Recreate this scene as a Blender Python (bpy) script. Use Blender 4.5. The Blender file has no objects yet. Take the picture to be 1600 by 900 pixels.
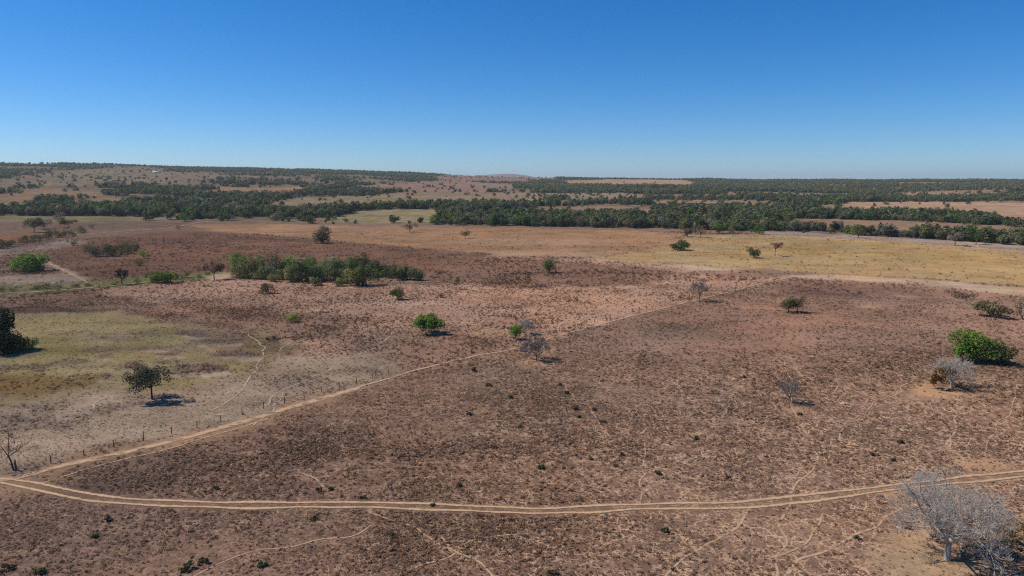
import bpy, math, random
import numpy as np
from mathutils import Vector

random.seed(11)
rng = np.random.default_rng(11)
scene = bpy.context.scene
COL = scene.collection

# ------------------------------------------------------------------ camera
CAM_H = 45.0
FPX = 1081.0                      # focal length in pixels of a 1600 px wide frame
HOR = 283.0                       # row of the true horizon in that frame
PITCH = math.atan((450.0 - HOR) / FPX)
cam_data = bpy.data.cameras.new('drone_camera')
cam_data.sensor_width = 36.0
cam_data.lens = 36.0 * FPX / 1600.0
cam_data.clip_start = 0.5
cam_data.clip_end = 60000.0
cam = bpy.data.objects.new('drone_camera', cam_data)
cam.location = (0, 0, CAM_H)
cam.rotation_euler = (math.pi / 2 - PITCH, 0, 0)
COL.objects.link(cam)
scene.camera = cam

# ------------------------------------------------------------------ sky, sun, exposure
SUN_EL = math.radians(50.0)
SUN_AZ = math.radians(-80.0)      # compass angle from +Y (ahead) towards +X; the sun stands to the left, slightly ahead
world = bpy.data.worlds.new('World')
scene.world = world
world.use_nodes = True
wn = world.node_tree
wn.nodes.clear()
wo = wn.nodes.new('ShaderNodeOutputWorld')
wb = wn.nodes.new('ShaderNodeBackground')
ws = wn.nodes.new('ShaderNodeTexSky')
ws.sky_type = 'NISHITA'
ws.sun_disc = False
ws.sun_elevation = SUN_EL
ws.sun_rotation = SUN_AZ
ws.altitude = 300.0
ws.air_density = 0.8
ws.dust_density = 0.3
ws.ozone_density = 10.0
wb.inputs['Strength'].default_value = 0.12
wh = wn.nodes.new('ShaderNodeHueSaturation')          # the camera's vivid colour setting
wh.inputs['Saturation'].default_value = 1.22
wn.links.new(ws.outputs[0], wh.inputs['Color'])
wn.links.new(wh.outputs[0], wb.inputs['Color'])
wn.links.new(wb.outputs[0], wo.inputs['Surface'])

sun_data = bpy.data.lights.new('sun', 'SUN')
sun_data.energy = 4.9
sun_data.angle = math.radians(0.53)
sun_data.color = (1.0, 0.92, 0.80)
sun = bpy.data.objects.new('sun', sun_data)
sd = Vector((math.sin(SUN_AZ) * math.cos(SUN_EL), math.cos(SUN_AZ) * math.cos(SUN_EL), math.sin(SUN_EL)))
sun.rotation_euler = sd.to_track_quat('Z', 'Y').to_euler()
COL.objects.link(sun)

scene.view_settings.view_transform = 'Standard'
scene.view_settings.look = 'None'
scene.view_settings.exposure = 0.0
scene.view_settings.gamma = 1.0
scene.view_settings.use_curve_mapping = False
scene.render.engine = 'CYCLES'
scene.cycles.max_bounces = 4
scene.cycles.diffuse_bounces = 2
scene.cycles.transparent_max_bounces = 6
scene.cycles.volume_bounces = 0
scene.cycles.use_denoising = False
scene.cycles.use_adaptive_sampling = False
scene.cycles.filter_width = 1.15

# ------------------------------------------------------------------ numeric helpers
def vnoise(x, y, seed):
    xi = np.floor(x).astype(np.int64); yi = np.floor(y).astype(np.int64)
    fx = x - xi; fy = y - yi
    fx = fx * fx * (3 - 2 * fx); fy = fy * fy * (3 - 2 * fy)
    def hsh(a, b):
        h = (a * 374761393 + b * 668265263 + seed * 144269504) & 0xffffffff
        h = ((h ^ (h >> 13)) * 1274126177) & 0xffffffff
        return ((h ^ (h >> 16)) & 0xffff) / 65535.0
    a = hsh(xi, yi); b = hsh(xi + 1, yi); c = hsh(xi, yi + 1); d = hsh(xi + 1, yi + 1)
    return (a * (1 - fx) + b * fx) * (1 - fy) + (c * (1 - fx) + d * fx) * fy

def fbm(x, y, size, octaves=3, seed=0):
    s = 0.0; amp = 1.0; tot = 0.0; f = 1.0 / size
    for k in range(octaves):
        s = s + amp * vnoise(x * f + 17.3 * k, y * f - 9.1 * k, seed + k)
        tot += amp; amp *= 0.5; f *= 2.03
    return s / tot

_dk = np.array([0, 680, 950, 1500, 2200, 3200, 4000, 6000, 9000, 20000.])
_pk = np.array([0, 0, .085, .30, .58, 1.0, .97, .45, .35, .35])
_dd = np.linspace(0, 20000, 4001)
_pp = np.interp(_dd, _dk, _pk)
_ker = np.ones(61) / 61
_pp = np.convolve(np.pad(_pp, 30, mode='edge'), _ker, mode='valid')
_uk = np.array([-1.0, -.7, -.35, -.14, 0.0, .15, .3, .6, 1.0])
_rk = np.array([112, 112, 101, 82, 60, 53, 48, 44, 44.])

def height(x, y):
    x = np.asarray(x, float); y = np.asarray(y, float)
    D = np.hypot(x, y)
    u = x / np.maximum(D, 1.0)
    p = np.interp(D, _dd, _pp)
    z = np.interp(u, _uk, _rk) * p
    amp = np.clip((D - 680) / 900.0, 0, 1) * 7.0
    z = z + (fbm(x, y, 420.0, 3, 5) - 0.5) * 2 * amp
    z = z + (fbm(x, y, 38.0, 2, 9) - 0.5) * 0.5
    z = z + 118 * np.exp(-((x - 60) / 520.0) ** 2 - ((y - 11000) / 500.0) ** 2) \
          + 82 * np.exp(-((x + 620) / 420.0) ** 2 * .6 - ((y - 11200) / 500.0) ** 2) \
          + 62 * np.exp(-((x - 8300) / 700.0) ** 2 - ((y - 11000) / 600.0) ** 2)
    return z

_ts = np.geomspace(40, 19000, 2600)
def at(px, py):
    """ground point seen at a place of the photograph (1600x900), found by marching a ray down to the terrain"""
    cx = (px - 800.0) / FPX; cy = (450.0 - py) / FPX
    d = np.array([cx, math.cos(PITCH) + cy * math.sin(PITCH), -math.sin(PITCH) + cy * math.cos(PITCH)])
    P = d[None, :] * _ts[:, None]
    below = (P[:, 2] + CAM_H) < height(P[:, 0], P[:, 1])
    i = int(np.argmax(below)) if below.any() else len(_ts) - 1
    lo, hi = _ts[max(i - 1, 0)], _ts[i]
    for _ in range(18):
        m = 0.5 * (lo + hi)
        if m * d[2] + CAM_H < float(height(m * d[0], m * d[1])): hi = m
        else: lo = m
    x, y = d[0] * hi, d[1] * hi
    return np.array([x, y, float(height(x, y))]), hi      # hi = camera depth

def poly_sd(x, y, P):
    """signed distance to a polygon, negative inside"""
    P = np.asarray(P, float)
    d2 = np.full(x.shape, 1e18); inside = np.zeros(x.shape, bool)
    for a, b in zip(P, np.roll(P, -1, axis=0)):
        e = b - a
        L = max(e @ e, 1e-9)
        t = np.clip(((x - a[0]) * e[0] + (y - a[1]) * e[1]) / L, 0, 1)
        d2 = np.minimum(d2, (x - a[0] - t * e[0]) ** 2 + (y - a[1] - t * e[1]) ** 2)
        c = (a[1] > y) != (b[1] > y)
        with np.errstate(divide='ignore', invalid='ignore'):
            xs = (b[0] - a[0]) * (y - a[1]) / (b[1] - a[1] + 1e-12) + a[0]
        inside ^= c & (x < xs)
    d = np.sqrt(d2)
    return np.where(inside, -d, d)

# ------------------------------------------------------------------ the fields
# colour (linear albedo), scrub density, pale trail web, woodland density
FRONT = [(-260, 336), (0, 337), (220, 338), (240, 343), (430, 348), (560, 350), (800, 353), (1000, 357), (1200, 362),
         (1320, 368), (1450, 375), (1600, 385), (1860, 400)]
ZONES = []
def zone(pts, col, scrub, web=0.0, wood=0.0, soft=3.0, warp=4.0, opacity=1.0, px=True, raw=None, dark=0.0):
    P = [at(*p)[0][:2] for p in pts] if px else raw
    ZONES.append((np.array(P), np.array(list(col) + [scrub, web, wood, dark]), soft, warp, opacity))

near_poly = [at(*p)[0][:2] for p in FRONT] + [np.array([700., 200.]), np.array([500., -300.]), np.array([-500., -300.]), np.array([-900., 200.])]
# --- near plain
zone(None, (.190, .123, .092), .88, .75, 0, 4, 5, px=False, raw=near_poly)
zone([(820, 680), (1100, 600), (1400, 580), (1700, 600), (1900, 900), (1500, 1050), (700, 1050), (620, 830)], (.192, .122, .089), .86, 1.1, 0, 25, 20)
# field in the middle, pale ground with dark tussocks
zone([(140, 452), (350, 436), (680, 446), (780, 402), (940, 404), (1120, 418), (1240, 430), (1080, 470), (960, 500), (800, 545), (640, 582), (560, 600), (420, 525), (250, 480)],
     (.41, .262, .186), .52, .25, 0, 3, 4, dark=1)
zone([(560, 520), (700, 505), (830, 540), (700, 570), (600, 590), (520, 560)], (.27, .170, .120), .85, .2, 0, 8, 10, dark=1)
zone([(230, 470), (420, 478), (600, 500), (520, 530), (330, 500)], (.27, .172, .122), .8, .1, 0, 8, 10, dark=1)
zone([(600, 408), (760, 400), (900, 410), (1080, 425), (1000, 445), (820, 450), (700, 440)], (.235, .142, .102), .85, .1, 0, 10, 12, dark=1)
# smooth brown ploughed-looking field
zone([(60, 405), (130, 372), (300, 360), (480, 374), (640, 388), (760, 400), (680, 425), (360, 425), (130, 436)], (.205, .118, .080), .40, 0, 0, 6, 6)
# tan field before the wood
zone([(290, 350), (430, 350), (560, 353), (800, 356), (1000, 360), (1075, 366), (1040, 385), (930, 402), (780, 398), (620, 385), (480, 371), (330, 361)],
     (.355, .215, .122), .14, 0, 0, 5, 8)
zone([(860, 360), (1070, 366), (1040, 384), (960, 394), (700, 388), (760, 366)], (.325, .200, .115), .12, 0, 0, 10, 14)
zone([(690, 374), (930, 372), (990, 378), (870, 386), (720, 382)], (.36, .245, .165), .06, 0, 0, 10, 14, .7)
zone([(750, 392), (930, 396), (940, 402), (790, 402)], (.35, .245, .17), .05, 0, 0, 5, 8, .8)
# golden field
zone([(930, 404), (1045, 384), (1080, 367), (1200, 366), (1320, 372), (1450, 380), (1600, 391), (1860, 408), (1860, 470), (1600, 447), (1420, 434), (1240, 424), (1080, 414)],
     (.365, .258, .130), .17, 0, 0, 4, 6)
zone([(1240, 372), (1450, 388), (1600, 405), (1600, 425), (1380, 408), (1200, 392)], (.335, .242, .112), .10, 0, 0, 14, 20, .8)
# grey dry margin along the wood
zone([(1190, 361), (1320, 367), (1450, 374), (1600, 384), (1860, 400), (1860, 410), (1600, 392), (1450, 381), (1320, 373), (1190, 366)], (.27, .215, .19), .25, 0, 0, 3, 5)
# pale bare strip between golden field and the brown pasture
zone([(900, 402), (1080, 414), (1240, 425), (1420, 435), (1600, 449), (1860, 470), (1860, 490), (1600, 464), (1440, 446), (1250, 434), (1150, 428), (1000, 412)], (.40, .295, .205), .08, .0, 0, 2.5, 4)
zone([(1080, 424), (1180, 420), (1300, 428), (1240, 431), (1140, 432)], (.22, .135, .10), .3, 0, 0, 4, 7, .8)
# right-hand smooth brown pasture
zone([(1000, 492), (1110, 464), (1250, 436), (1440, 449), (1600, 468), (1860, 492), (1860, 600), (1600, 545), (1300, 545), (1080, 560), (900, 540)], (.262, .163, .122), .45, .35, 0, 12, 16)
zone([(1230, 440), (1420, 450), (1480, 462), (1330, 470), (1210, 462)], (.17, .105, .085), .5, 0, 0, 8, 10, .8)
zone([(960, 505), (1120, 512), (1180, 530), (1020, 525)], (.17, .125, .095), .6, .2, 0, 6, 10, .7)
zone([(1150, 478), (1215, 478), (1225, 484), (1160, 485)], (.42, .24, .15), .05, 0, 0, 2, 3, .8)
zone([(1130, 420), (1150, 420), (1160, 427), (1120, 427)], (.42, .25, .17), .05, 0, 0, 3, 4, .8)
# left: drainage strip, pale paths, upper fields
zone([(-260, 440), (0, 445), (120, 441), (240, 430), (350, 425), (360, 434), (250, 442), (120, 454), (0, 461), (-260, 470)], (.185, .180, .080), .6, 0, 0, 2, 3)
zone([(-260, 425), (0, 431), (90, 428), (150, 434), (110, 440), (0, 443), (-260, 438)], (.33, .245, .19), .2, 0, 0, 3, 4)
zone([(320, 433), (338, 428), (362, 426), (356, 436), (330, 439)], (.50, .36, .24), 0, 0, 0, 1.5, 2)
zone([(62, 406), (72, 405), (138, 437), (118, 440)], (.36, .26, .20), .05, 0, 0, 1.5, 2)
zone([(-260, 369), (0, 368), (110, 356), (145, 352), (60, 374), (0, 381), (-260, 392)], (.26, .145, .08), .2, 0, 0, 5, 6)
zone([(0, 350), (150, 346), (300, 347), (290, 355), (120, 361), (60, 357)], (.21, .145, .105), .25, 0, 0, 6, 8)
zone([(-260, 338), (0, 338), (220, 339), (222, 345), (100, 347), (0, 346), (-260, 348)], (.20, .185, .09), .2, 0, 0, 5, 5)
zone([(-260, 396), (0, 390), (120, 374), (145, 379), (60, 396), (0, 402)], (.27, .20, .155), .3, 0, 0, 5, 7)
# green pasture
zone([(-260, 500), (0, 487), (150, 484), (230, 495), (290, 512), (360, 540), (420, 560), (400, 590), (330, 600), (160, 612), (0, 640), (-260, 690)], (.325, .272, .140), .40, .05, 0, 6, 9)
zone([(-100, 540), (60, 530), (200, 525), (210, 550), (80, 570), (-100, 575)], (.255, .232, .105), .4, 0, 0, 10, 14, .8)
zone([(-260, 600), (0, 588), (110, 585), (155, 592), (130, 612), (0, 632), (-260, 660)], (.240, .165, .070), .35, 0, 0, 7, 10)
zone([(-260, 480), (0, 482), (70, 478), (190, 484), (170, 488), (60, 490), (-260, 500)], (.15, .105, .085), .8, 0, 0, 3, 5)
zone([(400, 515), (450, 525), (470, 545), (430, 560), (395, 545)], (.22, .18, .095), .3, .0, 0, 5, 6)
# greyish dry ground left of the fence
zone([(-260, 690), (0, 636), (150, 614), (330, 600), (430, 560), (560, 556), (640, 580), (400, 648), (200, 702), (0, 740), (-260, 800)], (.350, .272, .194), .66, .5, 0, 5, 9)
zone([(0, 680), (120, 640), (260, 640), (220, 680), (80, 715), (0, 730)], (.385, .305, .225), .55, .8, 0, 8, 12, .8)
for (cx, cy, w, h) in [(215, 570, 20, 7), (290, 578, 34, 7), (335, 576, 26, 8), (275, 552, 22, 5), (245, 545, 16, 4), (320, 535, 24, 5), (300, 522, 24, 5), (365, 535, 22, 4), (372, 552, 22, 6), (390, 558, 16, 5), (165, 590, 14, 5), (70, 578, 12, 4), (155, 558, 20, 4), (20, 655, 22, 5)]:
    zone([(cx + w * math.cos(a), cy + h * math.sin(a)) for a in np.linspace(0, 6.28, 9)[:-1]], (.190, .138, .115), 1.0, 0, 0, 1.6, 4.5, .85)
    zone([(cx - w, cy + h * .8), (cx + w, cy + h * .7), (cx + w * 1.1, cy + h * 1.4), (cx - w * .6, cy + h * 1.5)], (.50, .39, .30), 0, 0, 0, .9, 3.5, .7)
# sandy verge along the fence track and at the road fork
zone([(-260, 800), (0, 738), (200, 700), (400, 648), (520, 616), (530, 624), (400, 668), (260, 705), (110, 745), (60, 765), (0, 775), (-260, 830)], (.33, .222, .140), .22, .2, 0, 2.5, 4)
# grey-tan scrub bottom left
zone([(-260, 800), (80, 790), (300, 800), (520, 820), (480, 900), (300, 1000), (-300, 1000)], (.235, .158, .122), .85, .6, 0, 8, 10, .8)
zone([(100, 735), (180, 722), (290, 735), (250, 775), (130, 765)], (.175, .118, .095), .9, .1, 0, 6, 8)
# bare sand by the big bare tree
zone([(1380, 850), (1430, 818), (1475, 825), (1490, 862), (1560, 880), (1600, 905), (1560, 960), (1420, 960), (1390, 900)], (.37, .268, .168), .35, .2, 0, 3, 5)
zone([(1500, 712), (1560, 716), (1600, 735), (1560, 742), (1500, 728)], (.34, .21, .135), .2, .1, 0, 2, 3, .8)
for (cx, cy, w, h) in [(1395, 777, 18, 5), (930, 503, 20, 4), (845, 566, 28, 6), (770, 522, 30, 7), (1480, 612, 50, 8), (1445, 604, 10, 12), (755, 640, 8, 3), (1500, 722, 8, 6), (1240, 640, 14, 4), (1350, 480, 20, 3), (840, 545, 22, 8)]:
    zone([(cx + w * math.cos(a), cy + h * math.sin(a)) for a in np.linspace(0, 6.28, 9)[:-1]], (.43, .27, .155), .1, 0, 0, 2, 3, .75)
# --- clearings in the far country
far_tan = (.30, .20, .13)
for pts, c, wd in [
    ([(515, 346), (530, 336), (560, 329), (690, 326), (700, 335), (690, 347), (600, 348)], (.27, .225, .115), .0),
    ([(395, 330), (420, 318), (470, 308), (600, 306), (760, 304), (880, 309), (800, 318), (600, 320), (520, 326), (450, 332)], (.26, .20, .12), .03),
    ([(310, 305), (345, 293), (470, 292), (490, 298), (430, 305)], (.33, .215, .13), .0),
    ([(-200, 312), (0, 304), (60, 294), (150, 296), (180, 303), (120, 308), (60, 314), (0, 316), (-200, 322)], (.30, .20, .12), .03),
    ([(-200, 320), (0, 317), (45, 315), (55, 323), (0, 331), (-200, 332)], (.23, .195, .10), .02),
    ([(-200, 296), (0, 281), (60, 272), (130, 265), (180, 262), (260, 264), (260, 285), (170, 290), (60, 292), (-200, 302)], (.25, .190, .122), .16),
    ([(240, 268), (350, 272), (355, 279), (240, 290)], (.25, .185, .125), .10),
    ([(105, 321), (120, 313), (180, 305), (210, 312), (200, 319), (130, 325)], (.28, .20, .12), .02),
    ([(560, 294), (590, 288), (700, 283), (800, 287), (810, 297), (660, 300), (590, 299)], (.29, .19, .14), .05),
    ([(680, 276), (760, 273), (860, 275), (870, 281), (760, 285), (680, 283)], (.27, .18, .13), .10),
    ([(870, 283), (950, 280), (1060, 281), (1090, 286), (1080, 291), (960, 292), (900, 288)], (.36, .25, .165), .01),
    ([(700, 336), (790, 328), (860, 323), (960, 322), (1020, 327), (1000, 337), (850, 338)], (.29, .195, .13), .05),
    ([(1190, 352), (1250, 341), (1400, 345), (1500, 349), (1600, 355), (1860, 366), (1860, 390), (1600, 376), (1450, 367), (1320, 361), (1230, 356)], (.25, .165, .112), .03),
    ([(1250, 335), (1310, 322), (1320, 316), (1450, 315), (1600, 317), (1860, 322), (1860, 352), (1600, 352), (1560, 342), (1400, 336)], (.33, .225, .150), .04),
    ([(1320, 305), (1420, 299), (1560, 303), (1560, 307), (1430, 306)], (.31, .21, .145), .04),
    ([(1200, 310), (1240, 304), (1330, 302), (1360, 306), (1280, 310)], (.29, .20, .14), .06),
    ([(940, 338), (1010, 331), (1110, 334), (1200, 344), (1150, 346)], (.24, .17, .115), .30),
    ([(230, 345), (250, 334), (300, 332), (330, 338), (290, 342)], (.24, .19, .11), .10),
    ([(560, 306), (640, 300), (800, 300), (900, 303), (800, 308)], (.27, .19, .13), .08),
    ([(1000, 318), (1060, 312), (1180, 314), (1200, 320), (1100, 324)], (.27, .195, .13), .15),
    ([(820, 306), (900, 301), (1000, 303), (1010, 309), (900, 312)], (.26, .19, .13), .15),
]:
    zone(pts, c, .1, 0, wd, 10, 14)

BASE = np.array([.200, .148, .098, .3, 0, 1.0, 0.0])
def paint(x, y):
    """field properties at ground points -> (n,6)"""
    x = np.asarray(x, float); y = np.asarray(y, float)
    out = np.tile(BASE, (len(x), 1))
    out[np.hypot(x, y) > 5500, :3] = (.055, .062, .042)          # forested far hills
    wx = (fbm(x, y, 11.0, 3, 31) - .5) * 2; wy = (fbm(x, y, 11.0, 3, 47) - .5) * 2
    for P, v, soft, warp, op in ZONES:
        m = soft * 3 + warp * 1.5
        lo = P.min(0) - m; hi = P.max(0) + m
        k = np.nonzero((x > lo[0]) & (x < hi[0]) & (y > lo[1]) & (y < hi[1]))[0]
        if not len(k): continue
        s = poly_sd(x[k] + wx[k] * warp, y[k] + wy[k] * warp, P)
        a = np.clip(.5 - s / (2 * soft), 0, 1)
        a = (a * a * (3 - 2 * a) * op)[:, None]
        out[k] = out[k] * (1 - a) + v[None, :] * a
    m1 = (fbm(x, y, 17.0, 4, 61) - .5) * 2; m2 = (fbm(x / 1.6, y, 60.0, 3, 67) - .5) * 2; m3 = (fbm(x, y, 33.0, 3, 71) - .5) * 2
    f = 1 + .22 * m1 + .20 * m2
    out[:, 0] *= f * (1 + .09 * m3) * .97; out[:, 1] *= f * .92; out[:, 2] *= f * (1 - .10 * m3) * .86
    gr = np.clip((out[:, 1] / np.maximum(out[:, 0], 1e-3) - .66) / .08, 0, 1)          # grassland: streaks and straw patches
    st = (fbm(x / 4.5, y, 7.0, 4, 83) - .5) * 2
    sp = np.clip((fbm(x / 1.5, y, 13.0, 3, 89) - .46) * 5, 0, 1) * gr * .5
    out[:, :3] *= (1 + (.12 + .22 * gr) * st)[:, None]
    out[:, :3] = out[:, :3] * (1 - sp[:, None]) + np.array([.350, .272, .175]) * sp[:, None]
    mo = np.clip((fbm(x / 1.9, y, 6.5, 4, 97) - .53) * 9, 0, 1) * gr * np.clip((245 - np.hypot(x, y)) / 20, 0, 1)      # low grey brown scrub mats on the left pasture
    out[:, :3] = out[:, :3] * (1 - .55 * mo[:, None]) + np.array([.185, .138, .108]) * .55 * mo[:, None]
    out[:, 3] = np.clip(out[:, 3] * (1 - .5 * m1), 0, 1.2) + .45 * mo
    return out

# ------------------------------------------------------------------ mesh and material helpers
def mesh_np(name, V, F, attrs=(), smooth=False):
    """F: (n,3) or (n,4) int array"""
    me = bpy.data.meshes.new(name)
    V = np.asarray(V, np.float32); F = np.asarray(F, np.int32)
    k = F.shape[1]
    me.vertices.add(len(V)); me.vertices.foreach_set('co', V.ravel())
    me.loops.add(F.size); me.loops.foreach_set('vertex_index', F.ravel())
    me.polygons.add(len(F))
    me.polygons.foreach_set('loop_start', np.arange(0, F.size, k, dtype=np.int32))
    me.polygons.foreach_set('loop_total', np.full(len(F), k, np.int32))
    if smooth: me.polygons.foreach_set('use_smooth', np.ones(len(F), bool))
    me.update(calc_edges=True)
    for n, typ, data in attrs:
        a = me.attributes.new(n, typ, 'POINT')
        a.data.foreach_set('color' if 'COLOR' in typ else 'value', np.asarray(data, np.float32).ravel())
    return me

def obj(name, me, mat=None, parent=None, link=True):
    if mat is not None and not me.materials: me.materials.append(mat)
    o = bpy.data.objects.new(name, me)
    if link: COL.objects.link(o)
    if parent is not None: o.parent = parent
    return o

def tag(o, label=None, cat=None, group=None, kind=None):
    for k, v in (('label', label), ('category', cat), ('group', group), ('kind', kind)):
        if v: o[k] = v
    return o

def empty(name, loc, rz=0.0):
    o = bpy.data.objects.new(name, None)
    o.empty_display_size = 0.2
    o.location = loc; o.rotation_euler = (0, 0, rz)
    COL.objects.link(o)
    return o

class NT:
    def __init__(s, name):
        s.m = bpy.data.materials.new(name); s.m.use_nodes = True
        s.t = s.m.node_tree; s.t.nodes.clear()
        s.out = s.n('ShaderNodeOutputMaterial')
    def n(s, typ, **kw):
        nd = s.t.nodes.new(typ)
        for k, v in kw.items(): setattr(nd, k, v)
        return nd
    def l(s, a, b): s.t.links.new(a, b)
    def setin(s, nd, key, v):
        if hasattr(v, 'is_output'): s.l(v, nd.inputs[key])
        else: nd.inputs[key].default_value = v
    def math(s, op, a, b=None, c=None, clamp=False):
        nd = s.n('ShaderNodeMath', operation=op, use_clamp=clamp)
        for i, v in enumerate((a, b, c)):
            if v is not None: s.setin(nd, i, v)
        return nd.outputs[0]
    def mix(s, f, a, b, blend='MIX'):
        nd = s.n('ShaderNodeMix', data_type='RGBA', blend_type=blend)
        s.setin(nd, 0, f)
        for i, v in ((6, a), (7, b)):
            if not hasattr(v, 'is_output'): v = tuple(v) + (1,) if len(v) == 3 else v
            s.setin(nd, i, v)
        return nd.outputs[2]
    def noise(s, vec, scale, detail=3, rough=.55, out=0):
        nd = s.n('ShaderNodeTexNoise')
        if vec is not None: s.l(vec, nd.inputs['Vector'])
        nd.inputs['Scale'].default_value = scale; nd.inputs['Detail'].default_value = detail
        nd.inputs['Roughness'].default_value = rough
        return nd.outputs[out]
    def ramp(s, v, a, b, lo=0.0, hi=1.0):
        nd = s.n('ShaderNodeMapRange', interpolation_type='SMOOTHSTEP')
        s.setin(nd, 0, v)
        for i, q in ((1, a), (2, b), (3, lo), (4, hi)): s.setin(nd, i, q)
        return nd.outputs[0]
    def attr(s, name, typ='GEOMETRY', out='Color'):
        nd = s.n('ShaderNodeAttribute', attribute_name=name, attribute_type=typ)
        return nd.outputs[out]
    def scale_col(s, col, f):
        nd = s.n('ShaderNodeVectorMath', operation='SCALE')
        s.l(col, nd.inputs[0]); s.setin(nd, 'Scale', f)
        return nd.outputs[0]

def ground_material():
    g = NT('dry_pasture_ground')
    pos = g.n('ShaderNodeNewGeometry').outputs['Position']
    col = g.attr('field_colour'); scrub = g.attr('scrub', out='Fac'); web = g.attr('web', out='Fac')
    n_big = g.noise(pos, .09, 4); n_mid = g.noise(pos, .55, 5, .6); n_fine = g.noise(pos, 3.2, 4, .65)
    c = g.scale_col(col, g.math('ADD', .62, g.math('MULTIPLY', n_big, .76)))
    c = g.scale_col(c, g.math('ADD', .60, g.math('MULTIPLY', n_mid, .80)))
    c = g.scale_col(c, g.math('ADD', .55, g.math('MULTIPLY', n_fine, .90)))
    # brown plant litter and low dead stems between the tussocks
    lit = g.ramp(g.noise(pos, 1.35, 5, .7), .48, .62)
    lit = g.math('MULTIPLY', lit, g.math('MULTIPLY', scrub, .45))
    c = g.mix(lit, c, (.085, .053, .038))
    # reddish / greyish drift
    hue = g.ramp(g.noise(pos, .035, 3), .35, .65)
    c = g.mix(g.math('MULTIPLY', hue, .35), c, g.mix(1.0, c, (1.10, .93, .84), 'MULTIPLY'))
    # web of bare cattle paths between the tussocks
    wv = g.n('ShaderNodeVectorMath', operation='ADD')
    off = g.n('ShaderNodeVectorMath', operation='SCALE')
    g.l(g.noise(pos, .55, 3, .6, out=1), off.inputs[0]); off.inputs['Scale'].default_value = 1.7
    g.l(pos, wv.inputs[0]); g.l(off.outputs[0], wv.inputs[1])
    def voro(scale, w):
        v = g.n('ShaderNodeTexVoronoi', feature='DISTANCE_TO_EDGE')
        g.l(wv.outputs[0], v.inputs['Vector']); v.inputs['Scale'].default_value = scale
        return g.ramp(v.outputs['Distance'], w, w * .25)
    m1 = g.math('MULTIPLY', voro(.55, .060), g.ramp(g.noise(pos, .17, 4, .65), .47, .60))
    m2 = g.math('MULTIPLY', voro(1.25, .085), g.ramp(g.noise(pos, .40, 4, .65), .41, .56))
    m3 = g.math('MULTIPLY', voro(2.1, .10), g.ramp(g.noise(pos, .8, 3, .6), .50, .62))
    mm = g.math('MAXIMUM', m1, g.math('MAXIMUM', g.math('MULTIPLY', m2, .85), g.math('MULTIPLY', m3, .6)))
    mm = g.math('MULTIPLY', mm, web, clamp=True)
    c = g.mix(g.math('MULTIPLY', mm, .9), c, (.56, .365, .23))
    # scattered pale stones / bare crumbs
    st = g.ramp(g.noise(pos, 2.3, 2, .5), .70, .76)
    c = g.mix(g.math('MULTIPLY', st, .45), c, (.47, .36, .27))
    b = g.n('ShaderNodeBsdfDiffuse'); b.inputs['Roughness'].default_value = .6
    g.l(c, b.inputs['Color'])
    bump = g.n('ShaderNodeBump'); bump.inputs['Strength'].default_value = .55; bump.inputs['Distance'].default_value = .25
    g.l(g.math('ADD', n_fine, g.math('MULTIPLY', n_mid, 1.2)), bump.inputs['Height'])
    g.l(bump.outputs[0], b.inputs['Normal'])
    g.l(b.outputs[0], g.out.inputs['Surface'])
    return g.m

def path_material(name, colour, middle, ruts):
    """bare sand; the strip frays out at its edges"""
    g = NT(name)
    pos = g.n('ShaderNodeNewGeometry').outputs['Position']
    across = g.attr('across', out='Fac')          # -1 .. 1
    a = g.math('ABSOLUTE', across)
    fr = g.math('MULTIPLY', g.math('SUBTRACT', g.noise(pos, 1.1, 4, .65), .5), 1.3)
    if ruts:
        d = g.math('ABSOLUTE', g.math('SUBTRACT', a, .50))
        rut = g.ramp(g.math('ADD', d, g.math('MULTIPLY', fr, .34)), .24, .08)
        mid = g.ramp(a, .55, .40)
        alpha = g.math('MAXIMUM', g.math('MULTIPLY', rut, .95), g.math('MULTIPLY', g.ramp(g.math('ADD', a, g.math('MULTIPLY', fr, .5)), 1.0, .6), .20))
        rut = g.math('MULTIPLY', rut, g.ramp(g.noise(pos, .35, 4, .7), .25, .55, .45, 1.0))
        col = g.mix(rut, middle, colour)
    else:
        gap = g.math('MULTIPLY', g.ramp(g.noise(pos, .42, 4, .65), .35, .52), .92)
        alpha = g.math('MULTIPLY', g.ramp(g.math('ADD', a, g.math('MULTIPLY', fr, .9)), .95, .35), gap)
        col = g.mix(0.0, colour, middle)
    n = g.noise(pos, 2.2, 4, .6)
    col = g.scale_col(col, g.math('ADD', .70, g.math('MULTIPLY', n, .60)))
    d = g.n('ShaderNodeBsdfDiffuse'); g.l(col, d.inputs['Color'])
    t = g.n('ShaderNodeBsdfTransparent')
    mx = g.n('ShaderNodeMixShader'); g.l(alpha, mx.inputs[0]); g.l(t.outputs[0], mx.inputs[1]); g.l(d.outputs[0], mx.inputs[2])
    g.l(mx.outputs[0], g.out.inputs['Surface'])
    return g.m

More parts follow.
